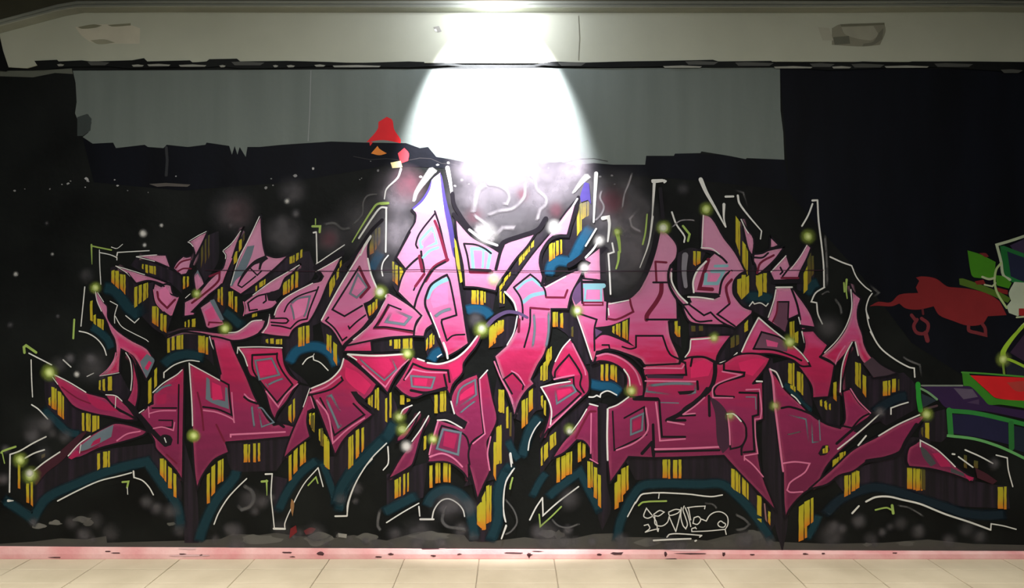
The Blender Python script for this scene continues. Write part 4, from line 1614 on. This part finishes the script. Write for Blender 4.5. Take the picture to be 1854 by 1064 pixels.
Y@d 705 720 430 425 535 540
Y 0 20 620 610 680 650
Y 40 60 630 620 710 680
Y 85 98 650 650 700 690
Y 950 990 820 820 980 960
Y@d 915 935 870 860 960 920
P 265 -440 300 -360 370 -300 340 -200 345 -90 385 30 400 110 450 210 560 310 700 375 600 400 480 420 430 330 370 260 330 170 310 95 290 95 230 200 140 300 120 290 0 230 20 205 110 130 200 20 250 -80 285 -220 285 -340
F@70,55,66 390 290 470 230 560 310 680 372 600 395 480 410 430 340
P 200 540 270 515 350 640 455 735 370 780 290 870 200 850 225 790 215 650 190 400 220 230 290 100 230 330 185 540
H@3 225 130 170 210 135 300
K@4 0 225 80 260 130 300
W@3 290 95 230 210 195 340 182 545
W@3 318 95 345 215
W@2.6 278 -380 285 -210 235 -50 150 80 40 190
H@2.6 275 515 350 630 455 735
X 480 720 560 730 560 800 420 860 350 920 300 900
P 990 730 870 770 700 840 530 940 300 1063 150 1200 50 1290 -20 1350 -100 1420 60 1380 170 1300 300 1260 430 1170 560 1140 720 1080 800 960 880 850
K@5 440 780 300 880 150 1010
W@3.4 160 1060 300 950 430 840 545 735
W@4 345 1025 415 940
W@3.4 530 940 700 840 900 750
K@7 870 840 780 980 700 1110 420 1170
W@3.4 640 745 640 690 720 660 795 638
W@3.6 455 0 540 140 660 240 800 320 850 330 855 410
Q@3.4 745 225 800 260 900 300 920 410
W@3 440 -120 415 -200 440 -300 470 -345
W@3 415 -200 440 -60 490 60
W@3.6 90 -675 200 -625 285 -595
W@3 285 -595 330 -490 400 -410 460 -365
V@4>2 240 -470 235 -380 245 -300
V@3 215 -440 220 -360
Q@4 440 -425 530 -350 490 -310
W@3.4 40 -400 -40 -350 -80 -270 -30 -260
W@3.4 -30 -250 -20 -160 20 -70
Q@3 10 -330 60 -360 85 -360
Q@4 130 -300 180 -230 195 -150
O 1484 790
T@17 30 720 200 560 470 460 640 480 900 560 1150 640 1300 690 1500 710 1700 700
Yo 220 280 350 340 520 550
Yo 285 322 320 310 490 500
Yo 325 360 300 310 460 480
Yo 785 868 275 280 485 480
Yo 868 930 290 290 490 500
Y@d 915 955 290 300 490 480
Yo 1605 1690 450 450 660 660
Y 115 165 230 190 290 320
Y 175 235 150 130 180 240
Y 10 72 70 70 110 140
P 900 30 1050 110 1150 200 1260 290 1400 380 1380 410 1200 340 1000 290 800 270 780 210 800 100 860 60
F@72,74,78 900 80 960 120 1050 240 1000 270 930 180
F@72,74,78 1180 280 1300 330 1300 360 1180 320
M 1010 150 1080 150 1150 220 1180 270 1090 270
M 1300 340 1390 370 1350 400
W@3 905 90 905 32 1050 112 1150 200 1220 270
F@66,28,40 1400 280 1500 330 1600 400 1560 430 1420 370
Q@6 1540 250 1560 270
W@3.4 1310 118 1450 180 1560 240
W@3.4 1250 180 1380 275
W@4 1195 155 1215 158
Y@d 1300 1330 160 170 290 280
Y@d 1390 1430 210 220 290 280
W@3 1590 165 1690 190 1700 300 1740 450
W@4.4 290 690 350 625
W@4.4 415 585 500 545 620 540 750 570 900 605 1060 670 1150 705 1350 770 1540 840
W@3 1540 840 1545 785 1660 805 1770 835
V@5 650 620 660 690
V@3 645 660 600 640 500 660
Q@3 700 620 800 640 940 720
# lower right tag surround
O 1150 790
T@16 -170 960 -130 760 20 480 120 430 600 430 790 430 950 560 1060 680 1250 960
T@14 1540 940 1620 800 1660 700
W@3.4 0 600 70 515 450 515 680 540 785 525
W@3 -70 720 0 590
W@2.4 215 515 210 555
V@3 30 620 70 590 280 580
Q@3 620 600 700 610 740 650
Q@4 900 700 980 740 1030 790 980 830 900 840
O 850 790
T@17 180 960 260 720 260 500 340 270
T@17 440 210 510 60
T@13 560 560 640 400 700 320
T@15 700 560 820 450 1000 320 1080 480 1190 700
W@5>2 370 150 390 240
W@3 405 285 330 410 310 560 310 700 325 765
Q@3 320 560 400 660 430 770 380 850 320 885
W@3 335 805 290 920
V@3 390 370 370 440
W@3.4 545 750 600 640 660 550 665 710 800 590 985 450
V@2.6 630 700 640 810 740 720 830 630
Q@3 740 740 800 800 890 820 1000 780
# ---------- red splash ----------
SPLASH
O 1484 400
F@124,32,36 450 770 530 730 640 735 720 665 890 650 870 600 900 540 870 510 930 500 1050 520 1150 590 1220 600 1330 610 1500 650 1620 720 1650 770 1690 850 1520 860 1470 930 1340 945 1200 900 1080 850 1030 770 900 800 780 790 720 745 650 770 520 765
FK@112,40,48@6 920 880 980 930 960 1010 880 1010 850 950 880 890
FK@112,40,48@6 830 850 865 895
FK@112,40,48@8 955 1010 975 1080
FK@90,30,36@4 930 800 935 840
FK@112,40,46@6 1345 950 1350 990 1420 1010 1500 1030 1495 970 1470 930
# ---------- red shape by the lamp ----------
CONE
O 600 0 2.99
F@214,32,40 190 770 250 700 255 660 300 632 330 650 340 700 375 755 375 775 280 758
F@214,32,40 205 765 225 770 210 790
F@205,60,70 360 830 395 800 420 830 415 870 375 885
F@220,130,50 215 830 250 790 260 805 300 830 260 840
F@235,220,160 320 880 375 870 385 905 330 910
# ---------- neighbouring piece at the right edge ----------
NEXT
O 1484 400
F@30,36,62 1680 270 1900 330 1900 580 1720 510
F@54,42,70 1720 220 1900 140 1900 300 1760 270
F@24,105,48 1630 220 1690 240 1730 520 1660 500
FK@30,110,55@7 1660 240 1760 280 1900 330
FK@30,120,60@8 1700 510 1790 550 1900 590
FK@176,190,160@5 1900 120 1720 180 1600 215 1640 370 1660 490 1720 530
F@64,132,22 1335 265 1450 300 1590 370 1580 520 1400 510 1370 480
F@64,132,22 1590 490 1660 500 1735 560 1710 610 1600 580
F@74,104,30 1260 520 1300 520 1600 630 1730 700 1700 740 1500 650 1265 575
F@120,30,30 1400 545 1480 530 1500 570 1420 575
F@120,30,30 1600 600 1700 625 1700 665 1620 640
F@110,36,36 1440 290 1500 290 1530 320 1500 330
F@178,190,168 1760 550 1900 560 1900 790 1790 860 1710 830 1690 770 1730 720 1710 650
F@150,30,34 1800 790 1900 790 1900 870 1800 850
FK@168,190,130@4 1640 380 1595 440 1582 560 1610 660 1690 785
FK@178,190,150@4 1470 505 1530 525 1580 515
FK@178,190,150@3 1490 575 1560 590 1590 560
FK@178,190,150@3 1780 870 1900 860
FK@176,198,120@5 1900 890 1830 950 1740 1063
O 1484 600
F@48,32,54 1900 -40 1720 190 1900 300
F@26,32,42 1680 270 1900 320 1900 410 1690 390
FK@150,190,50@10>5 1660 240 1660 180 1740 60 1840 -50
FK@150,190,50@5 1650 245 1720 255 1900 340
FK@110,140,50@4 1655 270 1668 390
S:L 1660 250 55 0.8
F@46,26,66 920 490 1290 490 1400 510 1480 610 1540 660 1900 720 1900 800 1500 720 1150 690 1060 600
F@88,78,98 1210 510 1380 520 1430 590 1300 612
F@70,52,84 1330 640 1440 610 1440 660
F@52,124,30 1285 365 1340 370 1360 395 1520 545 1600 605 1900 625 1900 700 1640 660 1530 660 1480 610 1370 500 1300 490
F@205,30,36 1360 395 1900 418 1900 628 1600 602 1520 540
F@170,58,52 1690 460 1900 440 1900 530 1780 540
FK@70,140,50@3 1285 368 1500 380 1900 412
FK@120,130,120@3 920 488 1290 488
F@38,50,60 920 560 1060 620 930 690
FK@40,150,50@9 888 475 895 600 912 710
FK@110,150,110@4 915 515 980 550 1060 612
FK@80,60,66@4 950 700 1060 670
F@28,28,60 1200 745 1450 760 1700 820 1710 1020 1500 970 1200 920
F@24,34,50 1750 850 1900 880 1900 1110 1750 1060
FK@44,130,56@10 1170 710 1178 830 1185 930
FK@44,130,56@8 1165 715 1400 735 1700 800 1900 850
FK@40,110,50@10 1730 830 1735 1050
FK@100,170,100@5 1155 940 1400 970 1600 1030 1740 1090 1900 1170
# ---------- handwritten tag ----------
TAG
O 1150 790
W@2.6 160 715 110 735 75 715 100 645 160 720 190 770 200 850
W@2.6 80 800 115 790 130 825 90 860 160 840 210 830 205 855
W@2.6 165 700 220 665 260 680 210 715 170 710
W@2.6 300 680 360 655 410 660 380 690 310 710 300 690
W@2.6 175 720 180 790 240 805 290 770 305 720
W@2.6 305 720 340 800 365 855 390 760 410 670
W@2.6 415 640 410 720 430 800 455 830 470 790 450 720 430 660 440 625
W@2.6 450 640 470 690 490 760 500 810
W@2.6 470 640 540 630 630 625 625 650
W@2.6 480 645 490 700 500 750
W@2.6 530 730 570 720 590 750 560 790 520 780 530 730
W@2.6 590 740 640 760 670 710 720 680 780 680 830 720 835 790 815 830
W@2.6 800 780 770 760 745 785 760 810 800 815 815 790 800 775
W@2.6 540 820 510 830 510 855 650 850 810 835 820 880
W@2.6 540 815 550 830
W@3 285 905 310 880 400 875 600 890 580 905
W@4 165 935 350 925 500 920
W@4 540 940 550 935
# ---------- stars and soft spray ----------
MURAL
O 0 400
S:L 868 602 44 1
S:L 1780 662 34 0.9
S:W 1300 112 30 0.8
S:W 1312 218 17 0.8
S:W 1465 40 16 0.6
S:W 150 480 20 0.5
S:W 480 300 14 0.4
S:Q 790 490 60 0.4
S:Q 530 860 18 0.6
S:Q 100 940 26 0.5
S:Q 430 20 16 0.6
O 0 600
S:L 455 368 62 1
S:Q 640 240 45 0.6
S:Q 825 245 45 0.8
S:W 700 385 24 0.6
S:Q 540 300 70 0.3
S:Q 850 320 130 0.35
S:L 1752 938 44 1
S:Q 430 830 60 0.5
S:Q 350 870 120 0.3
O 0 790
S:L 190 208 58 1
S:L 285 350 66 0.9
S:W 275 330 34 0.9
S:Q 40 380 50 0.6
O 300 450
S:L 285 405 38 0.8
S:L 538 722 50 1
O 300 300
S:Q 1150 230 110 0.5
S:Q 1180 430 36 0.8
S:Q 1060 520 60 0.5
S:Q 590 540 20 0.6
S:Q 1040 620 120 0.3
S:Q 600 430 160 0.2
S:W 1100 320 22 0.5
O 300 620
S:L 258 838 48 1
O 560 450
S:L 640 390 56 1
S:W 640 390 30 0.9
S:L 890 945 50 1
S:L 1560 730 60 1
S:W 1560 720 30 0.8
O 560 620
S:L 815 670 50 0.7
S:L 840 780 52 0.7
S:W 880 935 46 0.7
S:L 1120 870 44 0.9
O 560 300
O 850 300
S:W 765 555 56 1
S:W 150 610 90 0.6
S:W 220 1020 50 0.9
S:L 220 1030 50 0.5
S:W 1040 925 44 0.9
S:W 1175 680 44 0.8
S:L 1755 560 54 1
S:W 1750 560 34 0.8
S:L 1335 600 38 0.7
O 850 450
S:L 975 560 48 1
S:W 975 560 26 0.8
O 850 620
S:L 905 780 46 0.6
S:W 905 800 26 0.7
S:L 1460 435 50 0.8
O 1150 300
S:L 640 395 52 0.9
S:L 1560 640 54 0.9
S:Q 430 210 50 0.4
S:Q 60 380 110 0.4
O 1150 450
S:L 710 805 44 0.8
S:L 1395 840 56 1
S:Q 1740 720 110 0.45
O 1150 620
X 1650 1000 1690 930 1740 920 1755 970 1720 1010 1670 1020
Z 1690 1710 960 950 1000 1000
Z 1715 1740 930 930 990 1000
S:L 860 660 40 0.6
S:L 1260 570 44 0.6
O 1484 600
S:L 960 748 52 0.9
S:Q 540 725 46 0.8
O 1484 790
S:Q 350 760 60 0.6
S:Q 200 830 40 0.6
S:Q 1330 830 70 0.4
S:Q 1570 240 50 0.5
S:Q 100 900 110 0.4
O 850 790
S:Q 900 560 90 0.4
S:Q 700 900 120 0.5
O 560 790
S:Q 1250 620 140 0.35
S:Q 1000 880 130 0.4
O 300 790
S:Q 760 560 90 0.4
S:Q 1350 880 90 0.5
"""

# ------------------------------------------------------------- painted pieces, traced on the wall
COLS = {'K': (17, 11, 22), 'X': (22, 17, 26), 'R': (112, 22, 52), 'H': (214, 120, 158), 'W': (226, 227, 223), 'Wf': (150, 146, 150), 'V': (160, 188, 96),
        'Q': (92, 92, 92), 'G': (104, 120, 132), 'C': (128, 178, 190), 'M': (216, 44, 104), 'T': (18, 66, 78), 'D': (30, 22, 38), 'L': (236, 250, 176)}
NAMES = {'K': 'dark_line', 'X': 'dark_shape', 'R': 'wine_line', 'H': 'pink_line', 'W': 'white_line', 'Wf': 'faint_line', 'V': 'lime_line', 'Q': 'grey_line',
         'G': 'grey_accent', 'C': 'pale_blue_accent', 'M': 'hot_pink_accent', 'T': 'teal_band', 'D': 'shadow_block', 'P': 'letter_shape', 'Y': 'yellow_stripe',
         'F': 'colour_field', 'FK': 'colour_line', 'S': 'spray_dot'}
ROOTS = {}
def root(key):
    if key not in ROOTS:
        n, px, py, l, c = {
            'MURAL': ('graffiti_mural', 900, 988, 'large pink and wine red graffiti lettering with yellow striped sides across the black wall', 'graffiti'),
            'TAG': ('handwritten_tag', 1245, 988, 'white handwritten tag with underline near the foot of the wall', 'graffiti'),
            'NEXT': ('graffiti_piece', 1800, 820, 'green, purple and red graffiti piece cut off at the right edge', 'graffiti'),
            'SPLASH': ('paint_splash', 1700, 600, 'dark red paint splash with small rings right of the pink lettering', 'paint splash'),
            'CONE': ('red_paint_patch', 700, 290, 'small bright red paint shape on the grey field left of the light', 'paint patch')}[key]
        ROOTS[key] = tag(empty(n, (WX(px), 0, WZ(py))), l, c)
    return ROOTS[key]

def finish(mb, name, mat, key, colour=True, parent=None):
    r = root(key); ob = mb.build(name, mat, parent or r, colour=colour)
    return ob

items = []
key = 'MURAL'; ox = oy = 0; sc_ = 4.995
for ln in TRACE.splitlines():
    ln = ln.strip()
    if not ln or ln[0] == '#': continue
    tk = ln.split()
    if len(tk) == 1: key = tk[0]; continue
    if tk[0] == 'O':
        ox, oy = float(tk[1]), float(tk[2]); sc_ = float(tk[3]) if len(tk) > 3 else 4.995; continue
    items.append((key, tk[0], [float(t) for t in tk[1:]], ox, oy, sc_))

def rank(it):
    k, kd = it[0], it[1]
    g = {'CONE': 0, 'SPLASH': 1, 'NEXT': 2, 'MURAL': 3, 'TAG': 4}[k]
    base = kd.split('@')[0].split(':')[0]
    s_ = 3
    if k == 'MURAL': s_ = {'D': 0, 'T': 1, 'Y': 2, 'Yo': 2}.get(base, 3)
    return (g, s_)
items.sort(key=rank)

def shift(mb, key):
    r = root(key); L_ = r.location
    mb.v = [(a - L_.x, b_ - L_.y, c_ - L_.z) for a, b_, c_ in mb.v]

def spray_disc(mb, cx, cy, r, a, c, y, halo=None):
    rings = [(0.0, 1.0), (0.2, 1.0), (0.36, 0.8), (0.52, 0.45), (0.7, 0.2), (0.85, 0.07), (1.0, 0.0)]
    n_ = 20; vs = [(cx, cy)]; cs = [c[:3] + (a,)]
    for (rr, al) in rings[1:]:
        m_ = min(1.0, rr / 0.5) if halo else 0
        cc = tuple(c[k_] * (1 - m_) + (halo[k_] if halo else 0) * m_ for k_ in range(3))
        for q in range(n_):
            t = q * 2 * math.pi / n_; vs.append((cx + r * rr * math.cos(t), cy + r * rr * math.sin(t))); cs.append(cc + (a * al,))
    fs = [(0, 1 + (q + 1) % n_, 1 + q) for q in range(n_)]
    for k_ in range(len(rings) - 2):
        o = 1 + k_ * n_
        for q in range(n_): fs.append((o + q, o + (q + 1) % n_, o + n_ + (q + 1) % n_, o + n_ + q))
    mb.add([(WX(x), y, WZ(v_)) for x, v_ in vs], fs, cs)

def ob_y(y): return y - 2.2e-6

for (key, kd, nums, ox, oy, sc_) in items:
    parts = kd.split('@'); base = parts[0]; var = None
    if ':' in base: base, var = base.split(':')
    mb = MB(); y = nexty()
    if base == 'S':
        cx, cy, r, a = nums
        c = lin({'L': COLS['L'], 'W': (240, 240, 236), 'Q': (104, 102, 106), 'A': (150, 144, 152), 'B': (128, 70, 84), 'K': (24, 22, 28)}[var])
        spray_disc(mb, ox + cx / sc_, oy + cy / sc_, 1.55 * r / sc_, a, c, y, lin((172, 196, 84)) if var == 'L' else None)
        shift(mb, key); finish(mb, 'spray_dot' if var in 'LW' else 'spray_glare_cloud', MAT['mist'], key); continue  # pale clouds near the lamp: smoke paint, with the glare veil painted in
    if base in ('Y', 'Yo', 'Z', 'Zo'):
        xl, xr, a, b_, c_, d_ = nums
        q = [(xl, a), (xr, b_), (xr, c_), (xl, d_)]
        q = [(ox + x / sc_, oy + v_ / sc_) for x, v_ in q]
        # a wavering edge, as drawn by hand
        rr = random.Random(int(xl * 7 + a * 3))
        N_ = 5; vs = []; cs = []
        top_c, mid_c = (180, 176, 42), (188, 168, 40)
        end_c = (206, 120, 32) if base.endswith('o') else (184, 160, 42)
        if len(parts) > 1: top_c, mid_c, end_c = (84, 84, 40), (92, 82, 36), (96, 78, 34)
        wd = q[1][0] - q[0][0]
        # the wider stripes are drawn as two strokes with a dark gap
        lanes_ = [(0.04, 0.96)] if wd < 8.5 else [(0.03, 0.60), (0.70, 0.97)]
        for (l0, l1) in lanes_:
            vs = []; cs = []; e0 = rr.uniform(-.02, .03); e1 = rr.uniform(-.05, .0)
            for i in range(N_ + 1):
                t = i / N_; w_ = rr.uniform(-.35, .35); t_ = e0 + (1 + e1 - e0) * t
                u = (top_c, mid_c, t / .55) if t < .55 else (mid_c, end_c, (t - .55) / .45)
                cc = lin(tuple(u[0][k_] + (u[1][k_] - u[0][k_]) * u[2] for k_ in range(3)))
                for f_ in (l0, l1):
                    px_ = q[0][0] + (q[1][0] - q[0][0]) * f_
                    ya = q[0][1] + (q[1][1] - q[0][1]) * f_; yb = q[3][1] + (q[2][1] - q[3][1]) * f_
                    vs.append((px_ + w_, ya + (yb - ya) * t_)); cs.append(cc)
            fs = [(2 * i, 2 * i + 1, 2 * i + 3, 2 * i + 2) for i in range(N_)]
            mb.add([(WX(x), y, WZ(v_)) for x, v_ in vs], fs, cs)
        shift(mb, key); finish(mb, 'yellow_stripe', MAT['paint'], key); continue
    pts = [(ox + nums[i] / sc_, oy + nums[i + 1] / sc_) for i in range(0, len(nums) - 1, 2)]
    if base == 'P':
        polygon(mb, pts, None, y); shift(mb, key)
        ob = finish(mb, 'letter_shape', MAT['fade'], key, colour=False)
        m2 = MB(); stroke(m2, smooth(pts, True)[0], 3.4, 3.4, lin(COLS['K']), nexty(), closed=True, raw=True); shift(m2, key)
        finish(m2, 'outline', MAT['paint'], key, parent=ob)
        my = sum(p[1] for p in pts) / len(pts)
        m3 = MB(); soft_rim(m3, pts, 8.0, lin((228, 168, 196) if my < 620 else (206, 92, 134)), ob_y(y), 0.6 if my < 620 else 0.5); shift(m3, key)
        finish(m3, 'airbrushed_edge', MAT['soft'], key, parent=ob); continue
    if base == 'FK':
        c = lin(tuple(int(t) for t in parts[1].split(','))); ws = parts[2].split('>')
        stroke(mb, pts, float(ws[0]), float(ws[-1]), c, y, lim=80 if key == 'SPLASH' else 52)
    elif base == 'F':
        polygon(mb, pts, lin(tuple(int(t) for t in parts[1].split(','))), y)
    elif len(parts) > 1:
        ws = parts[1].split('>'); w0_, w1_ = float(ws[0]), float(ws[-1]); c = COLS[base]
        if base in ('W', 'H'): w0_ *= 0.78; w1_ *= 0.72
        if base == 'G': w0_ *= 0.68; w1_ *= 0.68
        if base == 'H': w0_ *= 1.15; w1_ *= 1.1
        c = COLS[base]; sf = 0.0
        if base == 'T':
            mx_ = sum(p[0] for p in pts) / len(pts); my = sum(p[1] for p in pts) / len(pts)
            c = (18, 80, 112) if (520 < mx_ < 1120 and my < 720) else (17, 52, 62) if mx_ < 1480 else (15, 34, 46)
            sf = 0.34
        elif base == 'Wf': sf = 0.7
        elif base == 'Q': sf = 0.45
        elif base == 'W' and w0_ >= 8: sf = 0.5
        elif base == 'G' and w0_ >= 2.4: sf = 0.35
        stroke(mb, pts, w0_, w1_, lin(c), y, soft=sf, lim=80 if key == 'TAG' else 52)
        if sf:
            shift(mb, key); finish(mb, NAMES[base], MAT['mist' if base in ('Wf', 'Q') else 'soft'], key); continue
    else:
        c = COLS[base]
        if base == 'M':                      # the accents follow the fade of the letters
            my = sum(p[1] for p in pts) / len(pts)
            c = (226, 126, 176) if my < 560 else (216, 84, 140) if my < 625 else (212, 40, 100) if my < 720 else (172, 34, 86)
        polygon(mb, pts, lin(c), y)
        if base == 'D':
            shift(mb, key); finish(mb, NAMES[base], MAT['shade'], key, colour=False); continue
    shift(mb, key); finish(mb, NAMES[base], MAT['paint'], key)
# the thin joint in the plaster shows through the letters
mb = MB(); stroke(mb, [(372, 489), (600, 491), (760, 488), (900, 490), (1100, 491), (1300, 490), (1490, 489)], 1.4, 1.4, lin((48, 26, 40)), nexty(), raw=True)
mb.build('plaster_joint', MAT['paint'], wall, colour=True)
